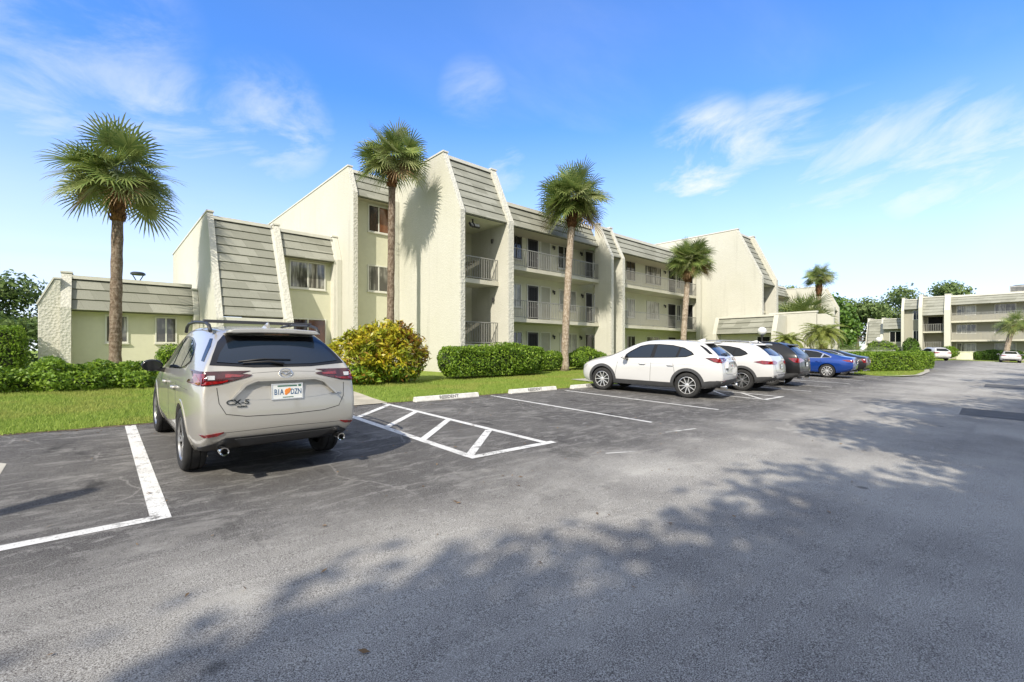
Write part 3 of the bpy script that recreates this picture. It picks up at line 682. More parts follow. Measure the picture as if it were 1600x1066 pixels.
# trees behind the buildings
tree('broadleaf_tree', 'dark spreading tree at the left edge beyond the low wing', 'tree', (-5.9, 39.0), 5.7, 4.4, 15000, .30, 'tree_leaf', 3, .02, nblobs=30, trunk_r=.2, flat=.45)
G2 = 'trees behind the far building'
for i, (x, y, h, s, lab, mt) in enumerate((
    (110, 21, 11.6, 6.8, 'leftmost broad pine behind the far building, over its low wing', 'pine_leaf'),
    (118, 15, 13.4, 7.0, 'tallest pine behind the stepped left end of the far building', 'pine_leaf'),
    (122, 8.5, 14.6, 5.4, 'pine with small separate tufts above the roof of the far building', 'pine_leaf'),
    (108, 26, 11.0, 5.0, 'green tree between the second tower and the far building', 'tree_leaf'),
    (82, 20.5, 9.8, 4.2, 'dense bright tree just right of the last tower', 'hedge_leaf_dark'),
    (96, 24, 9.0, 4.6, 'low leafy tree behind the clumping palms', 'hedge_leaf_dark'),
    (74, 17.5, 6.6, 3.4, 'low bushy tree filling the gap right of the last tower', 'hedge_leaf_dark'),
    (86, 19.5, 8.2, 3.6, 'mid height bushy tree left of the low wing of the far building', 'tree_leaf'),
    (100, 30.5, 15.0, 4.0, 'round dark tree peeping over the last tower roof', 'pine_leaf'))):
    tree('pine_tree' if mt == 'pine_leaf' else 'broadleaf_tree', lab, 'tree', (x, y), h, s, 7000, .5, mt, 60+i, .12, G2, 20, .55, .3, .7)
# shade trees along the far kerb behind the viewpoint; their shadows lie across the aisle
G3 = 'shade trees along the opposite side of the aisle'
for i, (x, y, h, s, n) in enumerate(((-11.9,-4.2,10.9,3.4,8049),(-8.6,-5.9,11.4,3.6,8625),(-5.6,-6.6,11.4,3.8,9200),(-2.4,-6.0,11.0,3.2,8049),(1.4,-6.0,11.4,3.8,8625),(6.0,-6.3,11.6,3.8,8049),(11.0,-7.2,11.4,3.6,5979),(17.1,-7.6,11.4,3.8,5290),(24.6,-7.0,11.8,3.8,5290),(33.6,-7.6,11.8,4,4830),(45.6,-8.6,12.0,4.2,4140),(-8.9,-10.2,12.0,3.8,6899),(-0.9,-10.4,12.0,4,6899))):
    tree('shade_tree', 'leafy shade tree standing across the aisle behind the viewpoint', 'tree', (x, y), h, s, n, .25, 'tree_leaf', 80+i, .5, G3, 16, .6, .2, .8)

# ------------------------------------------------------------------ the apartment building
bld = thing('apartment_building', 'long cream stucco apartment building with sloping shingled mansards, stair towers and balconies behind the palms', 'building', (15, 22, .57), 0, None, True)
GB = -.2
def fin(x0, x1, yf, zk, zp, yb, mat='stucco', parent=bld, name='stucco_fin', rough_front=True, cap=True, slope=2.15, zb=GB):
    """wall plate in the YZ plane: vertical front edge, sloped mansard profile, level top"""
    yp = yf+(zp-zk)/slope
    m = MB(); m.prism([(yf,zb),(yf,zk),(yp,zp),(yb,zp),(yb,zb)], 'x', x0, x1)
    o = m.build(name, M[mat], parent, bevel=.025)
    if rough_front:                                     # coarser stucco on the narrow front edge
        m = MB(); e = .012
        m.prism([(yf-e,zb),(yf-e,zk),(yf+.12,zk+.02),(yf+.12,zb)], 'x', x0-.006, x1+.006)
        dy, dz = 1/math.hypot(1,slope), slope/math.hypot(1,slope)
        m.prism([(yf-e,zk+.004),(yp-e,zp-.02),(yp+.12,zp-.02),(yf+.12,zk+.024)], 'x', x0-.006, x1+.006)
        m.build('fin_edge', M['stucco_rough'], o)
    if cap:
        m = MB(); m.box(x0-.035, x1+.035, yp-.05, yb+.03, zp+.003, zp+.075); m.build('coping', M['trim_white'], o)
    return o
def mansard(x0, x1, yt, zt, yb, zb, rows, parent=bld, axis='x', fascia=True, edge=.16):
    """lapped shingle courses on the slope from (yt,zt) down to (yb,zb)"""
    m = MB(); d = Vector((yb-yt, zb-zt)); L = d.length; d /= L; nrm = Vector((d.y, -d.x))
    if nrm.x > 0: nrm = -nrm
    if axis == 'y' : pass
    h = L/rows
    P = lambda s, t: (yt+d.x*s+nrm.x*t, zt+d.y*s+nrm.y*t)
    for i in range(rows):
        a, b = i*h, (i+1)*h-.022
        m.prism([P(a,-.03), P(a,.012), P(b,.052), P(b,-.03)], 'x', x0, x1)
    o = m.build('mansard_roof', M['shingle'], parent)
    m = MB(); m.prism([P(0,-.06), P(0,-.035), P(L,-.035), P(L,-.06)], 'x', x0, x1); m.build('roof_backing', M['dark_gap'], o)
    if fascia:
        m = MB(); m.box(x0, x1, yt-.10, yt+.3, zt+.015, zt+edge); m.build('roof_edge', M['trim_white'], o)
        m = MB(); m.box(x0, x1, yt-.035, yt+.28, zt-.05, zt+.012); m.build('edge_shadow_strip', M['dark_gap'], o)  # dark strip put in as the shadow below the roof edge
    return o
def soffit(x0, x1, y0, y1, z, parent=bld, mat='soffit', t=.12):
    m = MB(); m.box(x0, x1, y0, y1, z-.0, z+t); return m.build('soffit', M[mat], parent)
def wall(x0, x1, y0, y1, z0, z1, mat='stucco_smooth', parent=bld, name='wall'):
    m = MB(); m.box(x0, x1, y0, y1, z0, z1); return m.build(name, M[mat], parent)
def window(x0, x1, z0, z1, y, parent=bld, pane='glass_curtain', frame='frame_white', split=1, sill=True, pane2=None, normal='y', fw=.05):
    """sliding window in a wall whose outer face is at y (facing -Y), or x (facing -X)"""
    def B(m, a0, a1, d0, d1, c0, c1):
        m.box(a0, a1, y+d0, y+d1, c0, c1) if normal == 'y' else m.box(y+d0, y+d1, a0, a1, c0, c1)
    m = MB()
    n = split+1; w = (x1-x0)/n
    mats = [M[pane]]+([M[pane2]] if pane2 else [])
    for i in range(n):
        m.cur = 1 if (pane2 and i == n-1) else 0
        B(m, x0+i*w+.015, x0+(i+1)*w-.015, -.012-.008*(i%2), .02, z0+.02, z1-.02)
    o = m.build('window', mats, parent)
    m = MB()
    B(m, x0-fw, x0, -.045, .03, z0-fw, z1+fw); B(m, x1, x1+fw, -.045, .03, z0-fw, z1+fw)
    B(m, x0, x1, -.045, .03, z1, z1+fw); B(m, x0, x1, -.045, .03, z0-fw, z0)
    for i in range(1, n): B(m, x0+i*w-.025, x0+i*w+.025, -.038, .025, z0, z1)
    m.build('window_frame', M[frame], o)
    if sill:
        m = MB(); B(m, x0-fw-.03, x1+fw+.03, -.09, .02, z0-fw-.06, z0-fw-.003); m.build('window_sill', M['trim_white'], o)
    return o
def door(x0, x1, z0, z1, y, mat='door_cream', parent=bld, normal='y', screen=False):
    def B(m, a0, a1, d0, d1, c0, c1):
        m.box(a0, a1, y+d0, y+d1, c0, c1) if normal == 'y' else m.box(y+d0, y+d1, a0, a1, c0, c1)
    m = MB(); B(m, x0, x1, -.03, .02, z0, z1); o = m.build('door', M[mat], parent)
    if screen:
        m = MB(); xm = (x0+x1)/2
        for zz in (z0+.02, z0+.75, z1-.09): B(m, x0+.02, x1-.02, -.042, -.031, zz, zz+.07)
        for xx in (x0+.02, x1-.09): B(m, xx, xx+.07, -.0435, -.0315, z0+.02, z1-.02)
        for k in range(5): xx = x0+.12+(x1-x0-.24)*k/4; B(m, xx-.008, xx+.008, -.038, -.030, z0+.09, z1-.09)
        m.build('screen_grille', M['frame_bronze'], o)
    m = MB()
    for a0, a1, c0, c1 in ((x0-.06, x0-.002, z0, z1+.06), (x1+.002, x1+.06, z0, z1+.06), (x0-.002, x1+.002, z1+.002, z1+.06)): B(m, a0, a1, -.05, .02, c0, c1)
    m.build('door_frame', M['frame_white'], o)
    m = MB(); m.lathe([(0,-.085),(.028,-.08),(.03,-.06),(.012,-.05),(.012,-.03)], 10, 'y', (0,0,0))
    me = m.build('door_handle', M['alloy'], o)
    me.data.transform(Matrix.Translation((x1-.1, y, z0+.98)) if normal == 'y' else Matrix.Translation((y, x1-.1, z0+.98)) @ Matrix.Rotation(R(-90), 4, 'Z'))
    return o
def railing(x0, x1, y, z0, z1, parent=bld, normal='y', step=.135, thick=.020, solid=False):
    def B(m, a0, a1, d0, d1, c0, c1):
        m.box(a0, a1, y+d0, y+d1, c0, c1) if normal == 'y' else m.box(y+d0, y+d1, a0, a1, c0, c1)
    m = MB(); B(m, x0, x1, -.022, .022, z1-.04, z1); B(m, x0, x1, -.018, .018, z0+.07, z0+.10)
    n = max(2,int((x1-x0)/step))
    for i in range(n+1):
        x = x0+(x1-x0)*i/n; t = thick if i % 12 else .024
        B(m, x-t/2, x+t/2, -t/2, t/2, z0 if i % 12 == 0 else z0+.10, z1-.042)
    return m.build('railing', M['rail_paint'], parent)
def lantern(x, y, z, parent=bld, normal='y'):
    m = MB(); m.lathe([(0,.10),(.05,.085),(.075,.05),(.06,.045),(.05,-.09),(.03,-.12),(0,-.125)], 8)
    m.box(-.025, .025, -.02, .13, .06, .10); m.box(-.05, .05, .11, .135, 0, .16)
    o = m.build('wall_lantern', M['lantern_black'], parent)
    o.data.transform(Matrix.Translation((x, y, z)) @ (Matrix.Identity(4) if normal == 'y' else Matrix.Rotation(R(-90), 4, 'Z')))
    g = MB(); g.lathe([(.047,.04),(.052,-.02),(.046,-.085)], 8); q = g.build('lantern_glass', M['lamp_clear'], o)
    q.data.transform(Matrix.Translation((x, y, z)) @ Matrix.Scale(1.06, 4)); return o

# --- low one storey wing at the left end
fin(-1.14, -.84, 25.47, 3.3, 4.75, 34)
# gable plate of the west face: its profile slopes sideways
m = MB(); m.prism([(-1.78,GB),(-1.78,3.35),(-1.32,4.42),(-1.14,4.42),(-1.14,GB)], 'y', 25.75, 26.0); m.build('stucco_fin', M['stucco_rough'], bld, bevel=.02)
m = MB(); m.prism([(-1.80,3.37),(-1.33,4.44),(-1.14,4.44),(-1.14,4.50),(-1.36,4.50),(-1.84,3.40)], 'y', 25.72, 26.04); m.build('coping', M['trim_white'], bld)
fin(3.25, 3.48, 25.5, 3.2, 4.42, 34, rough_front=False)
mansard(-.84, 3.25, 26.2, 4.52, 25.62, 3.2, 3)
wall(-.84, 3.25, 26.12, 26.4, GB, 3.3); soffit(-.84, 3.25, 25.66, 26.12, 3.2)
wall(-.84, 3.3, 26.45, 34, 4.2, 4.40, 'stucco', name='flat_roof')  # unseen roof slabs close the tops, added to block light
window(.24, .90, 1.95, 3.05, 26.12, pane='glass_curtain'); window(1.92, 2.62, 1.95, 3.05, 26.12, pane='glass_curtain')

# --- two storey section
fin(3.48, 3.70, 21.4, 2.85, 7.62, 36)
fin(6.10, 6.36, 21.4, 2.85, 7.50, 30)
m = MB(); m.prism([(21.46,GB),(21.46,2.95),(23.6,7.40),(24,7.40),(24,GB)], 'x', 5.98, 6.095); m.build('trim_board', M['trim_white'], bld)
mansard(3.70, 5.98, 23.60, 7.30, 21.56, 2.98, 11)
wall(3.70, 5.98, 21.62, 21.9, GB, 2.75); m = MB(); m.box(3.70, 5.98, 21.50, 21.9, 2.75, 2.93); m.build('roof_edge', M['trim_white'], bld)
fin(8.90, 9.17, 23.02, 6.15, 7.40, 30, rough_front=False)
m = MB(); m.prism([(23.10,GB),(23.10,6.15),(23.65,7.3),(24,7.3),(24,GB)], 'x', 8.78, 8.895); m.build('trim_board', M['trim_white'], bld)
mansard(6.36, 8.78, 23.62, 7.22, 23.06, 6.0, 3)
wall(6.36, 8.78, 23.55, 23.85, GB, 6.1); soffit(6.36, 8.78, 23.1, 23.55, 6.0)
window(6.86, 8.46, 4.66, 5.90, 23.55); window(6.82, 8.50, 1.80, 3.10, 23.55, pane='glass_brown', pane2='glass_blind')
wall(3.55, 9.1, 24.1, 36, 6.9, 7.1, 'stucco', name='flat_roof')

# --- three storey bay behind the slim palm
fin(9.17, 9.38, 21.64, 9.3, 10.72, 38)
fin(11.36, 11.62, 21.64, 9.3, 10.6, 26, rough_front=False)
mansard(9.38, 11.36, 22.28, 10.42, 21.72, 9.15, 3)
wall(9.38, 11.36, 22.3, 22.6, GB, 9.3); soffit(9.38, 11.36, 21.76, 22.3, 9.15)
window(10.26, 11.32, 7.72, 9.02, 22.3, pane='glass_brown', pane2='glass_blind', frame='frame_white'); window(10.24, 11.34, 4.66, 5.92, 22.3)
window(10.24, 11.34, 1.6, 2.9, 22.3)
wall(9.3, 11.6, 22.8, 38, 10.0, 10.2, 'stucco', name='flat_roof')

# --- stair tower
def stair_tower(x0, x1, x2, x3, yf, zk, zp, eave, rows, yback, landings, flood=True):
    fin(x0, x1, yf, zk, zp, yback, 'stucco'); fin(x2, x3, yf, zk, zp-.08, yf+6, 'stucco')
    yp = yf+(zp-zk)/2.15
    yb = yf+.12; yt = yb+(zp-.25-eave)/2.15
    mansard(x1, x2, yt, zp-.25, yb, eave, rows)
    wall(x1, x2, yf+2.9, yf+3.2, GB, zp-.4, 'stucco_smooth'); soffit(x1, x2, yb+.04, yf+2.9, eave, mat='stucco_smooth')
    for zl in landings:
        m = MB(); m.box(x1, x2, yf+.72, yf+2.1, zl-.2, zl); m.build('stair_landing', M['slab_edge'], bld)
        railing(x1+.02, x2-.02, yf+.78, zl, zl+1.06)
        m = MB()                                            # flight of steps rising behind the landing
        n = 8
        for i in range(n): m.box(x1+.05, (x1+x2)/2-.05, yf+2.1+i*.0, yf+2.88, zl+i*.17, zl+i*.17+.06) if i == 0 else m.box(x1+.05+i*.28, x1+.05+(i+1)*.28, yf+1.9, yf+2.85, zl+i*.165-.05, zl+i*.165)
        m.prism([(x1+.05,zl-.12),(x1+.05+n*.28,zl+n*.165-.12),(x1+.05+n*.28,zl+n*.165-.3),(x1+.05,zl-.3)], 'y', yf+1.84, yf+1.895)
        m.build('stair_flight', M['soffit'], bld)
    if flood:
        xm = x1+(x2-x1)*.36
        m = MB(); m.box(xm-.03, xm+.03, yf+.62, yf+.68, eave-.25, eave-.003)
        for s, a in ((-.14, 25), (.16, -8)):
            mm = MB(); mm.box(-.14, .14, -.05, .05, -.1, .1); T = Matrix.Translation((xm+s, yf+.56, eave-.30)) @ Matrix.Rotation(R(a), 4, 'Z') @ Matrix.Rotation(R(-32), 4, 'X')
            m.add([T @ Vector(v) for v in mm.v], mm.f)
        o = m.build('floodlight', M['lantern_black'], bld)
        m = MB()
        for s, a in ((-.14, 25), (.16, -8)):
            mm = MB(); mm.box(-.12, .12, -.056, -.051, -.085, .085); T = Matrix.Translation((xm+s, yf+.56, eave-.30)) @ Matrix.Rotation(R(a), 4, 'Z') @ Matrix.Rotation(R(-32), 4, 'X')
            m.add([T @ Vector(v) for v in mm.v], mm.f)
        m.build('floodlight_lens', M['lamp_clear'], o)
stair_tower(11.63, 11.86, 14.42, 14.74, 16.2, 7.72, 10.62, 7.62, 7, 34, (1.86, 4.90))
lantern(14.34, 17.35, 6.95, normal='x'); lantern(14.34, 17.25, 4.05, normal='x')
wall(11.8, 14.5, 19.4, 34, 9.9, 10.1, 'stucco', name='flat_roof')

# --- balcony bays
def bay(x0, x1, xw0, xw1, items, ztop=9.02, eave=7.88, ysl=17.1, yw=18.55, floors=(.57, 3.22, 5.87), rails=True):
    yt = ysl+.06+(ztop-eave)/2.15
    mansard(x0, x1, yt, ztop, ysl+.06, eave, 3, edge=.2)
    soffit(x0, x1, ysl+.10, yw, eave); wall(xw0, xw1, yw, yw+.3, GB, eave+.2, 'stucco_smooth')
    wall(x0, x1, yt+.35, yt+8, ztop-.5, ztop-.3, 'stucco', name='flat_roof')
    for z in floors[1:]:
        m = MB(); m.box(x0, x1, ysl, yw, z-.19, z); o = m.build('balcony_slab', M['slab_edge'], bld)
        if rails: railing(x0+.03, x1-.03, ysl+.07, z, z+.95, o)
    m = MB(); m.box(x0, x1, ysl, yw, GB, floors[0]); m.build('ground_slab', M['slab_edge'], bld)
    for k, z in enumerate(floors):
        for it in items[k]:
            t = it[0]
            if t == 'd': door(it[1], it[2], z+.01, z+2.02, yw, it[3], screen=it[3] == 'door_dark')
            elif t == 'w': window(it[1], it[2], z+it[4], z+2.0, yw, pane=it[3], split=it[5] if len(it) > 5 else 1, sill=True, frame=it[6] if len(it) > 6 else 'frame_white')
            elif t == 'l': lantern(it[1], yw-.12, z+1.78)
A = [[('w',16.75,17.45,'glass_dark',.75), ('d',17.92,18.76,'door_dark'), ('d',19.0,19.74,'door_cream'), ('l',20.05), ('w',20.68,22.2,'glass_shutter',.55,2), ('l',22.55), ('w',23.1,24.6,'glass_dark',.1)],
     [('w',16.75,17.38,'glass_pale',.8), ('d',17.92,18.76,'door_dark'), ('d',19.0,19.74,'door_cream'), ('l',20.05), ('w',20.62,22.1,'glass_pale',.8), ('l',22.7), ('d',23.1,23.75,'door_dark'), ('w',23.95,24.7,'glass_curtain',.8)],
     [('w',16.75,17.42,'glass_dark',.8,1,'frame_bronze'), ('d',17.92,18.76,'door_dark'), ('d',19.0,19.74,'door_cream'), ('l',20.05), ('w',20.5,21.5,'glass_dark',.7,1), ('l',22.6), ('d',23.05,23.8,'door_dark'), ('w',23.95,24.6,'glass_brown',.9)]]
bay(14.74, 22.6, 14.74, 29.0, A)
# paired piers with a narrow mansard between them
fin(22.6, 22.82, 16.2, 7.2, 9.28, 17.45, 'stucco'); fin(23.74, 23.98, 16.2, 7.2, 9.22, 17.45, 'stucco')
mansard(22.82, 23.74, 17.15, 9.0, 16.32, 7.2, 6); wall(22.82, 23.74, 17.1, 17.4, GB, 7.3, 'stucco'); soffit(22.82, 23.74, 16.36, 17.1, 7.2)
wall(22.62, 23.96, 17.47, 19, 8.3, 8.6, 'stucco', name='flat_roof')
B = [[('w',27.7,28.7,'glass_dark',.8), ('w',30.3,32.1,'glass_curtain',.8,1), ('d',33.4,34.5,'door_dark')],
     [('w',27.7,28.65,'glass_pale',.75), ('w',30.3,32.0,'glass_pale',.75,2), ('l',32.8), ('d',33.35,34.5,'door_dark'), ('w',34.8,35.3,'glass_dark',.8)],
     [('w',27.7,28.65,'glass_brown',.75,1,'frame_bronze'), ('w',30.2,32.2,'glass_curtain',.75,2,'frame_bronze'), ('l',32.8), ('d',33.4,34.5,'door_dark'), ('w',34.8,35.3,'glass_dark',.8)]]
bay(23.98, 35.4, 29.0, 35.45, B)
for z in (3.22, 5.87): door(17.5, 18.2, z+.01, z+2.0, 35.41, 'door_dark', normal='x')
m = MB(); m.box(35.1, 35.40, 16.75, 17.09, GB, 8.0); m.build('stucco_pilaster', M['stucco'], bld, bevel=.02)

# --- second stair tower, its porch and courtyard wall
stair_tower(35.45, 35.70, 38.35, 38.72, 12.35, 6.95, 10.62, 6.45, 9, 34, (1.86, 4.6))
wall(35.6, 38.4, 15.7, 34, 9.9, 10.1, 'stucco', name='flat_roof')
def mansard_x(y0, y1, xt, zt, xb, zb, rows, parent=bld):       # slope that faces -X
    o = mansard(-y1, -y0, xt, zt, xb, zb, rows, parent, fascia=True)
    for q in [o]+list(o.children): q.data.transform(Matrix(((0,1,0,0),(-1,0,0,0),(0,0,1,0),(0,0,0,1))))
    return o
PX = 33.3
for y0, y1 in ((14.72, 15.0), (10.75, 11.05)):
    m = MB(); m.prism([(PX,GB),(PX,2.75),(PX+.55,3.98),(35.44,3.98),(35.44,GB)], 'y', y0, y1); m.build('stucco_fin', M['stucco'], bld, bevel=.02)
mansard_x(11.05, 14.72, PX+.58, 3.86, PX+.12, 2.72, 3)
wall(PX+.75, 35.44, 11.05, 14.72, GB, 2.8, 'stucco_smooth'); wall(PX+.9, 35.44, 11.05, 14.72, 3.5, 3.7, 'stucco', name='flat_roof')
m = MB(); m.box(PX+.16, PX+.75, 11.05, 14.72, 2.72, 2.8); m.build('soffit', M['soffit'], bld)
door(11.35, 12.15, .45, 2.5, PX+.75, 'door_dark', normal='x'); window(13.3, 14.4, 1.2, 2.3, PX+.75, normal='x', pane='glass_curtain')
wall(35.5, 35.75, 9.0, 11.9, GB, 4.12, 'stucco', name='courtyard_wall')
m = MB(); m.box(35.46, 35.79, 8.96, 11.9, 4.123, 4.22); m.build('coping', M['trim_white'], bld)
m = MB(); m.prism([(8.05,GB),(8.05,3.7),(8.5,4.0),(8.97,4.0),(8.97,GB)], 'x', 35.52, 35.73); m.build('courtyard_wall', M['stucco'], bld)
wall(35.75, 58, 8.05, 8.3, GB, 1.6, 'stucco', name='courtyard_wall')

# --- last balcony bay and the end tower
C_ = [[], [('w',52.2,54,'glass_dark',.7), ('d',55,56,'door_dark')], [('w',51.8,53.6,'glass_dark',.7), ('d',54.6,55.8,'door_dark')]]
bay(38.72, 57.5, 38.72, 57.5, C_, ztop=8.45, eave=7.45)
stair_tower(57.5, 57.75, 59.3, 59.62, 12.97, 6.15, 8.4, 5.75, 6, 30, (1.86, 4.4), flood=False)
wall(57.6, 59.5, 14.6, 30, 7.6, 7.8, 'stucco', name='flat_roof')

# ------------------------------------------------------------------ the far building: it faces us across the end of the lot
far = thing('apartment_building', 'distant cream three storey building of the same style closing the far end of the lot', 'building', (95, 0, .15), 0, None, True)
TY = Matrix(((0,1,0,0),(-1,0,0,0),(0,0,1,0),(0,0,0,1)))        # builds run along x' = -Y and face -X
def collect(fn):
    before = set(bpy.data.objects); fn()
    for o in set(bpy.data.objects)-before:
        if o.type == 'MESH': o.data.transform(TY)
def far_parts():
    X = 95.0; Z = -.3
    def f(y0, y1, dx, zk, zp, yb=X+12): fin(-y1, -y0, X+dx, zk, zp, yb, 'stucco_far', far, rough_front=False, zb=Z)
    def win(y1, y0, z0, z1, x, pane='glass_dark', split=1): window(-y1, -y0, z0, z1, x, far, pane, 'frame_white', split, False, fw=.07)
    f(17.05, 17.4, 1.2, 1.5, 7.0); f(14.95, 15.4, .8, 2.0, 6.95); f(12.15, 12.5, 0, 7.8, 9.9); f(9.9, 10.35, -.6, 8.2, 10.2); f(6.75, 7.45, -.6, 7.6, 10.05)
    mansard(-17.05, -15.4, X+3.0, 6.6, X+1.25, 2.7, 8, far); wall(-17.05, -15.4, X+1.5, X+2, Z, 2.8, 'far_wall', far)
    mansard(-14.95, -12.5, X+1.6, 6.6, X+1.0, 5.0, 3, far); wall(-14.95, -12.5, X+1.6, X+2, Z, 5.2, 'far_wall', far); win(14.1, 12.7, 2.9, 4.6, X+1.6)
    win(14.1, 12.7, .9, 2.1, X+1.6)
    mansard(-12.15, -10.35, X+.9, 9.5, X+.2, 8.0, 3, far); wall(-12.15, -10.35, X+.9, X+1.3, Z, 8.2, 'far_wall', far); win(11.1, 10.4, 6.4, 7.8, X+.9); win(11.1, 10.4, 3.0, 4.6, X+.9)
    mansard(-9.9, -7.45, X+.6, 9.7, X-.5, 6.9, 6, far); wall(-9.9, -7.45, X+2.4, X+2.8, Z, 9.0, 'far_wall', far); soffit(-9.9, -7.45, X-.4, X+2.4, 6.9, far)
    door(-9.5, -7.8, 4.6, 6.8, X+2.4, 'door_dark', far)
    for z in (1.7, 4.45):
        m = MB(); m.box(-9.9, -7.45, X+.05, X+2.4, z-.2, z); o = m.build('stair_landing', M['slab_edge'], far); railing(-9.88, -7.47, X+.12, z, z+1.15, o, step=.2, thick=.05)
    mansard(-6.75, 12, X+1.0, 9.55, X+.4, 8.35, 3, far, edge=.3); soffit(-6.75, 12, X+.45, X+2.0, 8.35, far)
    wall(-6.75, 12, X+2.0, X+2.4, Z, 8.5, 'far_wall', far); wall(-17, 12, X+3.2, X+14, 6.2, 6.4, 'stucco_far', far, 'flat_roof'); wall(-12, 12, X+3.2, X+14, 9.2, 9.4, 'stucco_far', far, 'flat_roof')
    for z in (3.1, 5.95):
        m = MB(); m.box(-6.75, 12, X+.4, X+2.0, z-.25, z); o = m.build('balcony_slab', M['slab_edge'], far); railing(-6.7, 11.9, X+.5, z, z+1.2, o, step=.13, thick=.05)
    for z, ps in ((.3, 'glass_pale'), (3.1, 'glass_curtain'), (5.95, 'glass_pale')):
        win(6.2, 4.2, z+1.0, z+2.3, X+2.0, 'glass_curtain', 3); win(5.3, 4.25, z+.9, z+2.25, X+1.985, ps, 0) if z != 3.1 else None
        win(2.2, .2, z+1.0, z+2.3, X+2.0, 'glass_curtain' if z > 1 else 'glass_pale', 1)
        win(-1.6, -3.4, z+.6, z+2.3, X+2.0, 'glass_pale', 1)
        win(-5.5, -7.4, z+.9, z+2.3, X+2.0, 'glass_curtain', 1)
collect(far_parts)
t = thing('rooftop_unit', 'grey air conditioning unit on the roof of the far building', 'air conditioner', (108, -.35, 9.4))
m = MB(); m.box(-1.1, 1.1, -1.2, 1.2, .25, 2.3)
for s in (-.9, .9):
    for q in (-1, 1): m.box(s-.08, s+.08, q-.08, q+.08, 0, .249)
b = m.build('cabinet', M['ac_metal'], t, bevel=.03)
m = MB()
for i in range(9): m.box(-1.14, -1.102, -1.05, 1.05, .45+i*.19, .53+i*.19)
m.lathe([(.9,2.31),(.9,2.42),(.82,2.42),(.82,2.31)], 20); m.build('louvres', M['metal_dark'], t)
t = thing('utility_box', 'low cream utility box on the lawn between two shrubs at the far building', 'utility box', (93.0, 5.15, gz(0,5.15)))
m = MB(); m.box(-.6, .6, -.85, .85, .04, 1.15); m.build('cabinet', M['utility_box'], t, bevel=.03)
m = MB(); m.box(-.66, .66, -.92, .92, 1.153, 1.23); m.build('lid', M['utility_box'], t, bevel=.02)
m = MB(); m.box(-.8, .8, -1.0, 1.0, -.05, .037); m.build('pad', M['concrete'], t)

# ------------------------------------------------------------------ lamps
def globe_lamp(label, loc, h, r):
    t = thing('globe_lamp', label, 'lamp', (loc[0], loc[1], gz(*loc)), 0, 'white globe garden lamps')
    m = MB(); m.lathe([(0,0),(.11,0),(.11,.05),(.055,.1),(.04,.2),(.035,h-r-.12),(.07,h-r-.1),(.08,h-r+.02),(0,h-r+.02)], 14); m.build('post', M['lantern_black'], t, smooth=40)
    m = MB(); m.lathe([(r*math.sin(a), h-r*math.cos(a)) for a in [math.pi*k/14 for k in range(15)]], 22); m.build('globe', M['globe'], t, smooth=1)
globe_lamp('white globe lamp beside the porch of the second tower, above the white SUV roof', (28.4, 9.9), 2.35, .24)
globe_lamp('small distant white globe lamp in front of the clumping palms', (58, 9.35), 2.3, .26)
t = thing('street_lamp', 'dark street lamp with a flat forked head rising behind the low wing roof', 'street lamp', (2.2, 45, .57))
m = MB(); m.tube([(0,0,0),(0,0,6.2)], [.09,.06], 10); m.build('pole', M['metal_dark'], t, smooth=1)
m = MB(); m.tube([(0,0,6.1),(-.33,0,6.75)], .035, 6); m.tube([(0,0,6.1),(.33,0,6.75)], .035, 6); m.lathe([(0,6.98),(.35,6.95),(.46,6.88),(.46,6.76),(.40,6.74),(0,6.74)], 20); m.build('lamp_head', M['metal_dark'], t, smooth=30)
t = thing('lamp_post', 'slender lamp post left of the view whose shadow crosses the left bay', 'lamp post', (-5.25, 3.42, gz(0,3.4)))
m = MB(); m.tube([(0,0,0),(0,0,4.2)], [.07,.045], 10); m.build('pole', M['metal_dark'], t, smooth=1)
m = MB(); m.lathe([(0,4.95),(.10,4.9),(.13,4.75),(.10,4.3),(.06,4.19),(0,4.19)], 16); m.build('lamp_head', M['metal_dark'], t, smooth=30)

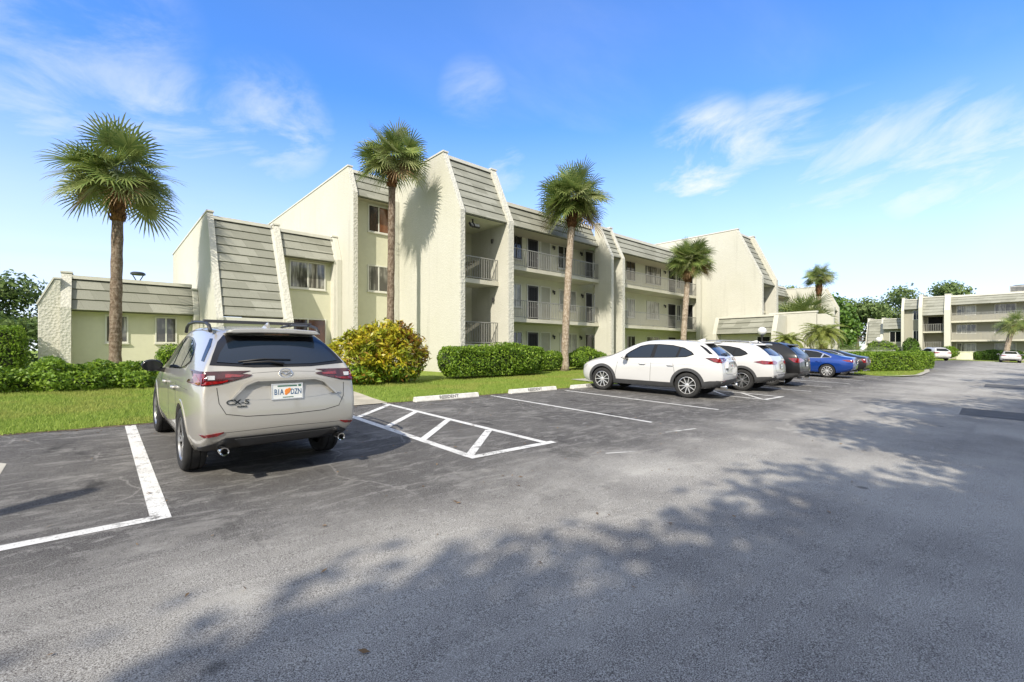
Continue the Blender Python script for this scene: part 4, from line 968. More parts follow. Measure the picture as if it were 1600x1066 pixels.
# ------------------------------------------------------------------ cars (local frame: x forward, rear axle at x=0, z=0 on the ground)
def lerp_tab(tab, x):
    for (a, va), (b, vb) in zip(tab, tab[1:]):
        if x <= b: 
            q = max(0, (x-a)/(b-a)); return va+(vb-va)*q
    return tab[-1][1]
SUV = dict(wb=2.70, R=.362, well=.405, tyre_w=.225, track=.80, stations=[
    # six side points (x, y, z) from sill to roof edge, then crown height above the roof edge and x shift of the centre line
    ([(-.74,.74,.36),(-.93,.80,.44),(-.955,.845,.64),(-.915,.85,.97),(-.825,.80,1.225),(-.36,.575,1.58)], .035, -.06),
    ([(-.52,.82,.30),(-.60,.895,.42),(-.64,.922,.66),(-.62,.918,.96),(-.54,.872,1.185),(-.08,.635,1.605)], .045, -.03),
    ([(0,.83,.27),(0,.905,.40),(0,.925,.68),(0,.922,.95),(0,.885,1.12),(.25,.665,1.63)], .05, 0),
    ([(.9,.83,.25),(.9,.90,.38),(.9,.915,.66),(.9,.920,.93),(.9,.885,1.06),(.85,.685,1.635)], .05, 0),
    ([(1.7,.83,.25),(1.7,.90,.38),(1.7,.915,.66),(1.7,.918,.91),(1.7,.882,1.035),(1.48,.675,1.60)], .05, 0),
    ([(2.25,.83,.25),(2.3,.905,.39),(2.3,.92,.66),(2.3,.915,.89),(2.3,.872,1.015),(2.02,.69,1.34)], .06, .02),
    ([(2.7,.82,.25),(2.72,.905,.40),(2.72,.922,.66),(2.72,.905,.87),(2.72,.85,.985),(2.55,.73,1.07)], .07, .08),
    ([(3.15,.80,.25),(3.2,.875,.40),(3.2,.895,.63),(3.2,.87,.82),(3.18,.80,.91),(3.12,.66,.985)], .05, .08),
    ([(3.42,.66,.26),(3.5,.74,.38),(3.52,.75,.58),(3.48,.73,.76),(3.44,.68,.84),(3.36,.56,.90)], .035, .10)])
SEDAN = dict(wb=2.82, R=.335, well=.375, tyre_w=.215, track=.80, stations=[
    ([(-.82,.72,.34),(-1.0,.79,.42),(-1.05,.83,.60),(-1.03,.82,.86),(-.98,.76,.985),(-.95,.60,1.04)], .02, -.06),
    ([(-.55,.80,.26),(-.66,.88,.38),(-.70,.912,.60),(-.68,.895,.84),(-.62,.82,.97),(-.55,.64,1.055)], .025, -.03),
    ([(-.05,.82,.23),(-.05,.90,.36),(-.05,.92,.62),(-.05,.91,.84),(-.1,.85,.955),(.0,.60,1.20)], .06, -.02),
    ([(.55,.82,.21),(.55,.90,.34),(.55,.915,.60),(.55,.91,.82),(.5,.865,.94),(.55,.59,1.375)], .05, 0),
    ([(1.2,.82,.20),(1.2,.895,.33),(1.2,.91,.58),(1.2,.905,.80),(1.2,.868,.925),(1.15,.60,1.405)], .04, 0),
    ([(1.9,.82,.20),(1.9,.895,.33),(1.9,.91,.58),(1.9,.90,.79),(1.9,.862,.905),(1.62,.60,1.37)], .045, 0),
    ([(2.45,.82,.20),(2.45,.90,.34),(2.45,.91,.58),(2.45,.895,.77),(2.45,.85,.885),(2.18,.64,1.12)], .055, .03),
    ([(2.9,.80,.21),(2.95,.89,.35),(2.95,.905,.57),(2.95,.875,.73),(2.95,.81,.84),(2.75,.68,.925)], .06, .08),
    ([(3.4,.78,.21),(3.42,.85,.34),(3.42,.87,.52),(3.4,.83,.66),(3.38,.75,.745),(3.3,.6,.80)], .05, .10),
    ([(3.62,.62,.23),(3.70,.70,.33),(3.72,.71,.48),(3.68,.69,.60),(3.64,.62,.67),(3.56,.5,.71)], .03, .12)])

class Car:
    def __init__(s, name, label, pos, yaw, spec, paint, group=None, zscale=1.0, wscale=1.0):
        x, y = pos; s.spec = spec; s.zs = zscale; s.ws = wscale
        s.t = thing(name, label, 'car', (x, y, gz(x, y)), 0, group)
        c, n = math.cos(yaw), math.sin(yaw)
        s.t.rotation_euler = (Matrix.Rotation(math.atan(SLOPE)*1.0, 3, 'X') @ Matrix.Rotation(yaw, 3, 'Z')).to_euler()   # it rests on the tilted ground
        s.paint = paint
        s.make_body()
    def make_body(s):
        S = s.spec['stations']; V = []; F = []; idx = {}
        def vert(p):
            key = tuple(round(c, 5) for c in p)
            if key not in idx: idx[key] = len(V); V.append((p[0], p[1]*s.ws, p[2]*s.zs if p[2] > .45 else p[2]))
            return idx[key]
        def quad(a, b, c, d):
            f = []
            for p in (a,b,c,d):
                i = vert(p)
                if i not in f: f.append(i)
            if len(f) > 2: F.append(f)
        n = len(S)
        for sg in (1, -1):
            G = lambda st, j: (st[0][j][0], sg*st[0][j][1], st[0][j][2])
            def top(st, q):                     # across the roof from edge (q=1) to centre (q=0)
                e = st[0][5]; return (e[0]+st[2]*(1-q*q), sg*e[1]*q, e[2]+st[1]*(1-q*q))
            def bot(st, q):
                e = st[0][0]; return (e[0], sg*e[1]*q, e[2])
            for a, b in zip(S, S[1:]):
                for j in range(5): quad(G(a,j), G(b,j), G(b,j+1), G(a,j+1))
                for q0, q1 in ((1,.82),(.82,.45),(.45,0)): quad(top(a,q0), top(b,q0), top(b,q1), top(a,q1)); quad(bot(a,q0), bot(b,q0), bot(b,q1), bot(a,q1))
            for st, fx in ((S[0], -.055), (S[-1], .10)):
                def cap(j, q):
                    e = st[0][j]
                    if j == 0: return bot(st, q)
                    if j == 5: return top(st, q)
                    return (e[0]+fx*(1-q*q), sg*e[1]*q, e[2]+(.012*(1-q*q)))
                for j in range(5):
                    for q0, q1 in ((1,.82),(.82,.45),(.45,0)): quad(cap(j,q0), cap(j,q1), cap(j+1,q1), cap(j+1,q0))
        me = bpy.data.meshes.new('body_cage'); me.from_pydata(V, [], F)
        bm = bmesh.new(); bm.from_mesh(me); bmesh.ops.remove_doubles(bm, verts=bm.verts, dist=1e-4); bmesh.ops.recalc_face_normals(bm, faces=bm.faces)
        cl = bm.edges.layers.float.new('crease_edge'); 
        S0 = S[0][0]
        for e in bm.edges:
            zmid = (e.verts[0].co.z+e.verts[1].co.z)/2; a, b = e.verts
            def near(p, v): return abs(p[0]-v.co.x) < .02 and abs(p[1]*s.ws-abs(v.co.y)) < .02
            rear = any(near(p, a) for p in S0[1:]) and any(near(p, b) for p in S0[1:])
            e[cl] = .45 if rear else 0
            for j, cr in ((0,.6),(4,.35)):
                if any(near(st[0][j], a) for st in S) and any(near(st[0][j], b) for st in S) and abs(a.co.x-b.co.x) > .05: e[cl] = max(e[cl], cr)
            if max(a.co.x, b.co.x) < -.5 and abs(a.co.z-b.co.z) < .06 and a.co.z > 1.5: e[cl] = .8   # spoiler lip
        bm.to_mesh(me); bm.free()
        o = bpy.data.objects.new('body_cage', me); COL.objects.link(o)
        m = o.modifiers.new('s', 'SUBSURF'); m.levels = m.render_levels = 3
        dg = bpy.context.evaluated_depsgraph_get(); base = bpy.data.meshes.new_from_object(o.evaluated_get(dg))
        bm = bmesh.new(); bm.from_mesh(base); bmesh.ops.triangulate(bm, faces=bm.faces); s.bvh = BVHTree.FromBMesh(bm); bm.free()
        # wheel wells
        cut = MB(); r = s.spec['well']; sp = s.spec
        for xa in (0, sp['wb']):
            for sg in (1, -1):
                n_ = 40; c = [(xa+r*math.cos(2*math.pi*k/n_), sp['R']+.012+r*math.sin(2*math.pi*k/n_)) for k in range(n_)]
                cut.prism(c, 'y', sg*.52, sg*1.3)
        co = cut.build('cutter', M['underbody']); o.modifiers.clear(); o.data = base
        bo = o.modifiers.new('b', 'BOOLEAN'); bo.object = co; bo.operation = 'DIFFERENCE'; bo.solver = 'EXACT'
        dg = bpy.context.evaluated_depsgraph_get(); fin_ = bpy.data.meshes.new_from_object(o.evaluated_get(dg))
        bpy.data.objects.remove(o); bpy.data.objects.remove(co)
        fin_.materials.clear(); fin_.materials.append(s.paint); fin_.materials.append(M['underbody'])
        mi = []
        for p in fin_.polygons:
            c = p.center; inside = any(math.hypot(c.x-xa, c.z-sp['R']-.012) < r+.004 for xa in (0, sp['wb'])) and (abs(p.normal.y) < .35 or abs(c.y) < .56)
            mi.append(1 if inside or c.z < .27 else 0)
        fin_.polygons.foreach_set('material_index', mi)
        fin_.name = 'body'; s.body = link('body', fin_, s.t, smooth=38)
    def patch(s, name, poly, axis, mat, off=.006, res=.05, thick=.02, parent=None, side=1, smooth=1, ret=False):
        """a fitted panel: outline in (x,z) seen from the side, (y,z) from behind/front or (x,y) from above, laid on the body"""
        pts = []
        n = len(poly)
        for i in range(n):
            a, b = Vector(poly[i]), Vector(poly[(i+1)%n]); k = max(1, int((b-a).length/res))
            pts += [a.lerp(b, j/k) for j in range(k)]
        nb = len(pts); edges = [(i, (i+1)%nb) for i in range(nb)]
        xs = [p.x for p in pts]; ys = [p.y for p in pts]
        inner = []
        gx = min(xs)+res/2
        while gx < max(xs):
            gy = min(ys)+res/2
            while gy < max(ys):
                inner.append(Vector((gx, gy))); gy += res
            gx += res
        def inside(p):
            c = False; j = nb-1
            for i in range(nb):
                a, b = pts[i], pts[j]
                if (a.y > p.y) != (b.y > p.y) and p.x < (b.x-a.x)*(p.y-a.y)/(b.y-a.y)+a.x: c = not c
                j = i
            return c
        inner = [p for p in inner if inside(p) and min((p-q).length for q in pts) > res*.35]
        vs_, es_, fs_, *_ = delaunay_2d_cdt(pts+inner, edges, [], 1, 1e-5)
        V = []; N = []
        for p in vs_:
            o, d = {'side': (Vector((p.x, 3*side, p.y)), Vector((0,-side,0))), 'rear': (Vector((-4, p.x, p.y)), Vector((1,0,0))),
                    'front': (Vector((6, p.x, p.y)), Vector((-1,0,0))), 'top': (Vector((p.x, p.y, 4)), Vector((0,0,-1)))}[axis]
            h = s.bvh.ray_cast(o, d)
            if h[0] is None:
                h = s.bvh.find_nearest(o+d*(3-.9 if axis == 'side' else 3.1 if axis == 'rear' else 2.4)); 
                loc, nr = h[0], h[1]
            else: loc, nr = h[0], h[1]
            if nr.dot(d) > 0: nr = -nr
            V.append(loc+nr*off); N.append((nr-d*.6).normalized())
        F = [tuple(f) for f in fs_]
        cnt = {}
        for f in F:
            for i in range(len(f)):
                e = (f[i], f[(i+1)%len(f)]); cnt[e] = cnt.get(e, 0)+1
        bnd = [e for e in cnt if (e[1], e[0]) not in cnt]
        m = MB(); m.v = [tuple(v) for v in V]; m.f = list(F); mp_ = {}
        for a, b in bnd:
            for q in (a, b):
                if q not in mp_: mp_[q] = len(m.v); m.v.append(tuple(V[q]-N[q]*thick))
            m.f.append((b, a, mp_[a], mp_[b]))
        m.m = [0]*len(m.f)
        o = m.build(name, mat, parent or s.t)
        if smooth:
            o.data.polygons.foreach_set('use_smooth', [True]*len(o.data.polygons)); o.data.set_sharp_from_angle(angle=R(35))
        return o
    def strip(s, name, line_, axis, mat, w=.006, off=.002, side=1, parent=None, thick=.004):
        """a narrow seam or trim that follows a polyline"""
        L = [Vector(p) for p in line_]; left = []; right = []
        for i, p in enumerate(L):
            t = (L[min(i+1,len(L)-1)]-L[max(i-1,0)]).normalized(); nn = Vector((-t.y, t.x))*w/2; left.append(p+nn); right.append(p-nn)
        return s.patch(name, [tuple(p) for p in left+right[::-1]], axis, mat, off, .06, thick, parent, side, 0)
    def wheels(s, style, rim_mat):
        sp = s.spec; Rw = sp['R']; w = sp['tyre_w']; rr = Rw*.68
        tyre = MB(); h = w/2
        tyre.lathe([(rr-.012,-h*.80),(rr+.01,-h*.93),(Rw-.05,-h),(Rw-.018,-h*.90),(Rw,-h*.70),(Rw,-h*.42),(Rw-.009,-h*.40),(Rw-.009,-h*.30),(Rw,-h*.28),(Rw,h*.28),(Rw-.009,h*.30),(Rw-.009,h*.40),(Rw,h*.42),(Rw,h*.70),(Rw-.018,h*.90),(Rw-.05,h),(rr+.01,h*.93),(rr-.012,h*.80)], 40, 'y')
        rim = MB()
        rim.lathe([(rr,-h*.8),(rr+.004,-h*.86),(rr-.010,-h*.9),(rr-.016,-h*.72),(rr,-h*.70)], 40, 'y')      # outer side is -y here
        n = {'five': 5, 'ten': 10, 'seven': 7, 'twin': 5}[style]
        for k in range(n):
            a0 = 2*math.pi*k/n
            pairs = ((-.10,-.19),(.10,.19)) if style == 'five' else ((-.22,-.30),(.22,.30)) if style == 'twin' else ((0,.05),) if style == 'ten' else ((-.07,-.10),(.07,.18))
            for a1, a2 in pairs:
                q0, q1 = a0+a1, a0+a2; wi, wo = {'five': (.016,.013), 'ten': (.013,.020), 'twin': (.011,.0095), 'seven': (.014,.012)}[style]
                p0 = Vector((math.cos(q0)*.05, 0, math.sin(q0)*.05)); p1 = Vector((math.cos(q1)*(rr-.012), 0, math.sin(q1)*(rr-.012)))
                t = (p1-p0).normalized(); nn = Vector((-t.z, 0, t.x)); y0, y1 = -h*.72, -h*.80
                a, b, c, d = p0+nn*wi, p1+nn*wo, p1-nn*wo, p0-nn*wi
                top_ = [(v.x, yy, v.z) for v, yy in ((a,y0),(b,y1),(c,y1),(d,y0))]; bot_ = [(v[0], v[1]+.035, v[2]) for v in top_]
                rim.add(top_+bot_, [(0,1,2,3),(7,6,5,4),(0,4,5,1),(1,5,6,2),(2,6,7,3),(3,7,4,0)])
        rim.lathe([(0,-h*.80),(.03,-h*.80),(.055,-h*.74),(.062,-h*.45),(0,-h*.45)], 20, 'y')
        disc = MB(); disc.lathe([(0,-h*.25),(rr-.03,-h*.25),(rr-.02,-h*.70),(rr-.002,-h*.70),(rr-.002,h*.35),(0,h*.35)], 32, 'y')
        rot = MB(); rot.lathe([(.07,-h*.36),(.155,-h*.36),(.155,-h*.31),(.07,-h*.31)], 28, 'y')
        proto = None
        for xa in (0, sp['wb']):
            for sg in (1, -1):
                if proto is None:
                    wd = disc.build('wheel', M['underbody'], s.t, smooth=40)
                    ty = tyre.build('tyre', M['rubber'], wd, smooth=40); rm = rim.build('rim', rim_mat, wd, smooth=40); rt = rot.build('brake_disc', M['metal_dark'], wd, smooth=40)
                    proto = (wd, ty, rm, rt)
                else:
                    wd = proto[0].copy(); COL.objects.link(wd); wd.parent = s.t
                    for q in proto[1:]:
                        c = q.copy(); COL.objects.link(c); c.parent = wd
                wd.location = (xa, sg*s.spec['track']*s.ws, Rw); wd.rotation_euler = (0, random.uniform(0, 1.2), math.pi if sg > 0 else 0)
    def mirror_(s, pts): return [(-a, b) for a, b in pts][::-1]
    def plate(s, z, text, detail=True, half=.155, x_off=.012, y=0.0):
        h = s.bvh.ray_cast(Vector((-4, y, z)), Vector((1,0,0)))
        x = h[0].x-x_off; tilt = math.atan2(h[1].z, -h[1].x)*.5
        T = Matrix.Translation((x, y, z)) @ Matrix.Rotation(R(-90), 4, 'Z') @ Matrix.Rotation(R(90)-tilt, 4, 'X')     # local x to the right seen from behind, local y up
        m = MB(); m.box(-half, half, -.078, .078, -.004, .004); o = m.build('number_plate', M['plate_white'], s.t, bevel=.003); o.data.transform(T)
        m = MB()
        for a, b, c, d in ((-half-.008,half+.008,-.086,-.074),(-half-.008,half+.008,.074,.086),(-half-.008,-half+.004,-.074,.074),(half-.004,half+.008,-.074,.074)): m.box(a,b,c,d,-.004,.007)
        q = m.build('plate_frame', M['alloy_bright'] if detail else M['plastic_black'], o); q.data.transform(T)
        if detail:
            place_text('plate_text', text[0], .085, M['plate_blue'], o, T @ Matrix.Translation((-.088,-.008,.0045)), .0012, .66, .001)
            place_text('plate_text', text[1], .085, M['plate_blue'], o, T @ Matrix.Translation((.090,-.008,.0045)), .0012, .64, .001)
            m = MB(); m.lathe([(0,.0062),(.026,.0058),(.029,.0042)], 18); m.lathe([(0,.0062),(.017,.006),(.019,.0042)], 12, c=(.02,.018,0)); m.lathe([(0,.0062),(.014,.006),(.016,.0042)], 12, c=(-.014,-.026,0)); q = m.build('plate_emblem', M['orange'], o); q.data.transform(T)
            m = MB(); m.box(-.10, .10, .052, .066, .0042, .006); m.box(.115,.145,.05,.07,.0042,.006); q = m.build('plate_band', M['plate_green'], o); q.data.transform(T)
            m = MB(); m.box(-.05, .06, -.068, -.06, .0042, .006); q = m.build('plate_band', M['plate_green'], o); q.data.transform(T)
        else:
            place_text('plate_text', text, .075, M['plate_blue'], o, T @ Matrix.Translation((0,-.005,.0045)), .001, .8)
    def badge(s, name, body, size, y, z, mat, squash=1.2, bold=.001, off=.005):
        me = text_mesh(body, size, .004, bold)
        for v in me.vertices:
            yy, zz = y-v.co.x*squash, z+v.co.y; h = s.bvh.ray_cast(Vector((-4, yy, zz)), Vector((1,0,0)))
            v.co = Vector(((h[0].x if h[0] else -.85)-off-v.co.z, yy, zz))
        me.flip_normals(); me.materials.clear(); me.materials.append(mat); return link(name, me, s.t)
    def door_mirror(s, x, z, mat, body=None):
        for sg in (1, -1):
            m = MB(); bm = bmesh.new(); bmesh.ops.create_uvsphere(bm, u_segments=20, v_segments=12, radius=1)
            for v in bm.verts:
                p = v.co; q = Vector((p.x*.085*(1.0 if p.x > 0 else .55), p.y*.125, p.z*.085)); v.co = q+Vector((x, sg*(1.03*s.ws), z))
            me = bpy.data.meshes.new('door_mirror'); bm.to_mesh(me); bm.free(); me.materials.append(mat); o = link('door_mirror', me, s.t, smooth=1)
            m.tube([(x-.01, sg*.86*s.ws, z-.07), (x, sg*.95*s.ws, z-.06), (x, sg*1.0*s.ws, z-.02)], [.035,.028,.025], 8); m.build('mirror_arm', M['plastic_black'], o, smooth=1)
            m = MB(); m.lathe([(0,0),(1,0),(1,.012),(0,.012)], 18, 'x'); q = m.build('mirror_glass', M['car_glass'], o)
            q.data.transform(Matrix.Translation((x-.055, sg*1.03*s.ws, z)) @ Matrix.Diagonal((1,.105,.068,1)))
    def handles(s, xs, z, mat):
        for x in xs:
            for sg in (1, -1):
                h = s.bvh.ray_cast(Vector((x, 3*sg, z)), Vector((0,-sg,0))); y = h[0].y
                m = MB(); m.tube([(x-.11, y-sg*.004, z), (x-.08, y+sg*.03, z+.003), (x+.06, y+sg*.03, z+.0), (x+.1, y-sg*.004, z-.002)], [.012,.016,.016,.012], 8); m.build('door_handle', mat, s.t, smooth=1)

def seams_suv(c, door_x, hatch=True):
    for sd in (1, -1):
        for x0, x1, zt in door_x: c.strip('door_seam', [(x0,.36),(x0+(x1-x0)*.3,.60),(x1,.98)], 'side', M['dark_gap'], .008, .0012, sd)
        c.strip('door_seam', [(.36,.38),(.9,.37),(2.28,.37)], 'side', M['dark_gap'], .010, .0012, sd)
def suv_windows(c, zs=1.0, quarter=True, dark='car_glass'):
    for sd in (1, -1):
        c.patch('window_trim', [(2.10,1.06),(1.2,1.10),(.4,1.14),(.05,1.17),(-.16,1.25),(-.08,1.33),(.15,1.445),(.5,1.51),(.9,1.53),(1.25,1.515),(1.5,1.46),(1.8,1.29)], 'side', M['plastic_gloss'], .003, .05, .012, side=sd)
        c.patch('side_window', [(2.0,1.085),(1.12,1.122),(1.05,1.495),(1.22,1.488),(1.47,1.43),(1.74,1.275)], 'side', M[dark], .008, .05, .006, side=sd)
        c.patch('side_window', [(1.0,1.125),(.36,1.158),(.28,1.44),(.5,1.486),(.8,1.505),(.95,1.50)], 'side', M[dark], .008, .05, .006, side=sd)
        if quarter: c.patch('side_window', [(.30,1.162),(.06,1.195),(-.11,1.255),(-.06,1.315),(.14,1.405),(.22,1.425)], 'side', M[dark], .008, .05, .006, side=sd)
    c.patch('windscreen', [(-.70,1.10),(-.5,1.08),(.5,1.08),(.70,1.10),(.60,1.50),(-.60,1.50)], 'front', M['car_glass'], .006, .08, .012)
def tail_rear(c, half, mat, off=.012, name='tail_light', z0=0):
    for sg in (1, -1):
        P = [(sg*a, b+z0) for a, b in half]
        if sg < 0: P = P[::-1]
        c.patch(name, P, 'rear', mat, off, .03, .03)
def tail_side(c, poly, mat, off=.012, name='tail_light'):
    for sd in (1, -1): c.patch(name, poly, 'side', mat, off, .03, .03, side=sd)

def crossover_suv(c, cladding, rail, badge, plate_text, wheel, trim_mat):
    """the two SUVs of the same make: thin pointed lights, broad rear glass, a waisted hatch recess"""
    suv_windows(c, dark='car_glass_tint')
    seams_suv(c, [(.30,.42,1.0),(1.10,1.08,1.0),(2.26,2.16,.95)])
    # rear glass with its black surround and roof spoiler
    c.patch('rear_window_surround', [(-.70,1.245),(-.3,1.215),(.3,1.215),(.70,1.245),(.655,1.34),(.575,1.48),(.50,1.555),(-.50,1.555),(-.575,1.48),(-.655,1.34)], 'rear', M['plastic_gloss'], .004, .05, .012)
    c.patch('rear_window', [(-.63,1.270),(-.3,1.242),(.3,1.242),(.63,1.270),(.585,1.36),(.51,1.455),(.43,1.49),(-.43,1.49),(-.51,1.455),(-.585,1.36)], 'rear', M['car_glass_tint'], .010, .05, .006)
    m = MB(); m.prism([(-.50,-.012),(-.44,.030),(-.2,.044),(.2,.044),(.44,.030),(.50,-.012),(.44,-.02),(.2,-.010),(-.2,-.010),(-.44,-.02)], 'x', -.58, -.20)
    q = m.build('spoiler', c.paint, c.t, bevel=.012); q.data.transform(Matrix.Translation((0,0,1.57)) @ Matrix.Rotation(R(3), 4, 'Y'))
    m = MB(); m.box(-.586, -.578, -.13, .13, 1.570, 1.582); m.build('brake_light', M['lamp_dark'], c.t)
    for sd in (1, -1): c.patch('pillar_panel', [(-.66,1.275),(-.56,1.28),(-.34,1.45),(-.24,1.515),(-.31,1.515),(-.47,1.43)], 'side', M['plastic_gloss'], .004, .04, .012, side=sd)
    # wiper
    h = lambda y, z: c.bvh.ray_cast(Vector((-4,y,z)), Vector((1,0,0)))[0]
    m = MB(); m.tube([h(.0,1.255)+Vector((-.035,0,0)), h(.15,1.280)+Vector((-.04,0,0)), h(.40,1.268)+Vector((-.03,0,0))], [.016,.011,.006], 6); m.tube([h(-.08,1.295)+Vector((-.025,0,0)), h(.2,1.305)+Vector((-.03,0,0)), h(.44,1.280)+Vector((-.025,0,0))], .009, 5)
    m.build('rear_wiper', M['plastic_black'], c.t, smooth=1)
    # lamps: outer wrap, inner blade
    half = [(.865,1.180),(.60,1.178),(.33,1.140),(.345,1.125),(.48,1.090),(.64,1.050),(.80,1.035),(.865,1.060)]
    tail_rear(c, half, M['lamp_dark'], .010)
    tail_side(c, [(-.47,1.167),(-.86,1.180),(-.90,1.055),(-.80,1.040),(-.66,1.080)], M['lamp_dark'], .010)
    for sg in (1, -1):
        def put(nm, P, mt, off):
            P = [(sg*a, b) for a, b in P]; c.patch(nm, P if sg > 0 else P[::-1], 'rear', mt, off, .03, .01)
        put('lamp_lens', [(.86,1.140),(.79,1.140),(.775,1.080),(.60,1.080),(.55,1.093),(.56,1.073),(.64,1.057),(.80,1.043),(.86,1.063)], M['lamp_red'], .016)
        put('lamp_lens', [(.575,1.150),(.40,1.135),(.42,1.120),(.575,1.113)], M['lamp_red'], .016)
        put('reversing_lamp', [(.735,1.135),(.665,1.135),(.668,1.095),(.725,1.095)], M['lamp_clear'], .016)
        c.patch('lamp_lens', [(-.60,1.150),(-.84,1.155),(-.88,1.070),(-.79,1.060),(-.68,1.090)], 'side', M['lamp_red'], .014, .03, .01, side=sg)
    # hatch seams, recess for the plate, badges
    seam = [(-.655,1.020),(-.64,0.863),(-.58,0.750),(-.40,0.715),(0,0.705),(.40,0.715),(.58,0.750),(.64,0.863),(.655,1.020)]
    c.strip('hatch_seam', seam, 'rear', M['dark_gap'], .007, .0015)
    c.strip('hatch_crease', [(-.33,1.157),(0,1.172),(.33,1.157)], 'rear', M['dark_gap'], .003, .001)
    rc = c.patch('plate_recess', [(-.53,0.902),(-.40,1.037),(-.30,1.071),(.30,1.071),(.40,1.037),(.53,0.902),(.40,0.891),(.30,0.879),(-.30,0.879),(-.40,0.891)], 'rear', c.paint, .003, .05, .008)
    c.patch('recess_lip', [(-.545,0.894),(-.415,1.042),(-.31,1.079),(.31,1.079),(.415,1.042),(.545,0.894),(.52,0.898),(.392,1.026),(.295,1.059),(-.295,1.059),(-.392,1.026),(-.52,0.898)], 'rear', c.paint, .052, .04, .07)
    c.plate(.955, plate_text)
    # winged oval emblem
    p = h(0, 1.148); T = Matrix.Translation((p.x-.012, 0, 1.148)) @ Matrix.Rotation(R(-90), 4, 'Z') @ Matrix.Rotation(R(82), 4, 'X')
    m = MB(); n = 28; ring = [Vector((.066*math.cos(2*math.pi*k/n), .051*math.sin(2*math.pi*k/n), 0)) for k in range(n+1)]; m.tube(ring, .0075, 6, cap=False)
    m.tube([(-.062,.016,0),(-.035,.012,0),(-.014,-.004,0),(0,-.014,0),(.014,-.004,0),(.035,.012,0),(.062,.016,0)], [.004,.007,.008,.008,.008,.007,.004], 6)
    m.tube([(-.060,.018,0),(-.048,-.018,0),(-.022,-.036,0),(0,-.04,0),(.022,-.036,0),(.048,-.018,0),(.060,.018,0)], .004, 5)
    q = m.build('emblem', M['chrome'], c.t, smooth=1); q.data.transform(T)
    if badge:
        c.badge('badge', 'CX-5', .070, .475, .865, M['metal_dark'], 1.35, .0015); c.badge('badge', 'TURBO', .024, .44, .820, M['metal_dark'], 1.15); c.badge('badge', 'SKYACTIV', .026, -.54, .90, M['alloy'], 1.1)
    # bumper: reflectors, dark lower valance, tail pipes
    tail_rear(c, [(.79,.548),(.60,.573),(.60,.560),(.66,.532),(.76,.522)], M['lamp_red'], .008, 'reflector')
    c.strip('bumper_crease', [(-.84,.505),(-.62,.56),(0,.575),(.62,.56),(.84,.505)], 'rear', M['dark_gap'], .004, .001)
    c.patch('rear_valance', [(-.80,.335),(-.72,.43),(-.58,.505),(-.42,.505),(.42,.505),(.58,.505),(.72,.43),(.80,.335),(.45,.30),(-.45,.30)], 'rear', M['plastic_black'], .010, .05, .03)
    c.patch('valance_panel', [(-.50,.49),(.50,.49),(.40,.385),(-.40,.385)], 'rear', M['cladding'], .018, .05, .02)
    for sg in (1, -1):
        m = MB(); m.lathe([(.031,.10),(.031,-.03),(.042,-.036),(.045,-.03),(.045,.12)], 22, 'x', (-.965, sg*.60, .375)); o = m.build('exhaust_pipe', M['chrome'], c.t, smooth=40)
        m = MB(); m.lathe([(0,.03),(.032,.03)], 22, 'x', (-.965, sg*.60, .375)); m.build('pipe_bore', M['underbody'], o)
    # antenna fin on the roof
    m = MB(); m.add([(-.22,-.028,1.64),(.02,-.022,1.655),(.02,.022,1.655),(-.22,.028,1.64),(-.22,-.006,1.72),(-.16,-.005,1.72),(-.16,.005,1.72),(-.22,.006,1.72)], [(0,1,5,4),(1,2,6,5),(2,3,7,6),(3,0,4,7),(4,5,6,7),(0,3,2,1)]); m.build('antenna', c.paint, c.t, bevel=.006)
    if rail:
        for sg in (1, -1):
            m = MB(); y = sg*.60
            m.tube([(-.22,y,1.60),(-.12,y,1.67),(.1,y,1.700),(.8,y,1.712),(1.3,y,1.692),(1.48,y,1.65),(1.55,y,1.58)], [.022,.02,.018,.018,.018,.02,.022], 8); m.build('roof_rail', M['plastic_black'], c.t, smooth=1)
        for x in (.12, .98):
            m = MB(); m.prism([(x-.035,1.715),(x+.035,1.715),(x+.02,1.738),(x-.02,1.738)], 'y', -.62, .62)
            for v in range(len(m.v)): m.v[v] = (m.v[v][0], m.v[v][2] if False else m.v[v][1], m.v[v][2])
            m.build('roof_bar', M['plastic_black'], c.t, bevel=.006)
    cm = M['cladding'] if cladding else c.paint
    arches(c, cm, .045 if not cladding else .085, sill=cm if cladding else None, off=.014 if cladding else .006)
    if cladding: corner_cladding(c, M['cladding']); c.patch('bumper_cladding', [(-.86,.55),(-.55,.565),(.55,.565),(.86,.55),(.80,.31),(-.80,.31)], 'rear', M['cladding'], .008, .05, .03)
    c.door_mirror(1.86, 1.10, M['plastic_gloss'] if not cladding else c.paint); c.handles((.50, 1.36), .915, c.paint)
    c.strip('shoulder_crease', [(-.45,.965),(.5,.955),(2.3,.90)], 'side', M['dark_gap'], .0025, .0006, 1); 
    # fuel flap
    for sd in (1,): c.strip('fuel_flap', [(-.12,.80),(-.30,.81),(-.32,.96),(-.14,.97),(-.12,.80)], 'side', M['dark_gap'], .004, .001, -sd)
    # head lamps at the front
    for sg in (1, -1): 
        P = [(sg*a, b) for a, b in [(.80,.80),(.45,.74),(.47,.69),(.80,.70)]]; P = P if sg > 0 else P[::-1]; c.patch('headlight', P, 'front', M['lamp_clear'], .012, .04, .03)
    c.patch('grille', [(-.45,.78),(.45,.78),(.36,.50),(-.36,.50)], 'front', M['plastic_black'], .012, .06, .03)
    c.wheels(*wheel)
def corner_cladding(c, mat, z=.53):
    r = c.spec['well']+.06
    for sd in (1, -1): c.patch('corner_cladding', [(-r-.0, .50), (-.62, z), (-.90, z+.02), (-.86, .34), (-.50, .30), (-r+.02, .30)], 'side', mat, .009, .05, .03, side=sd)
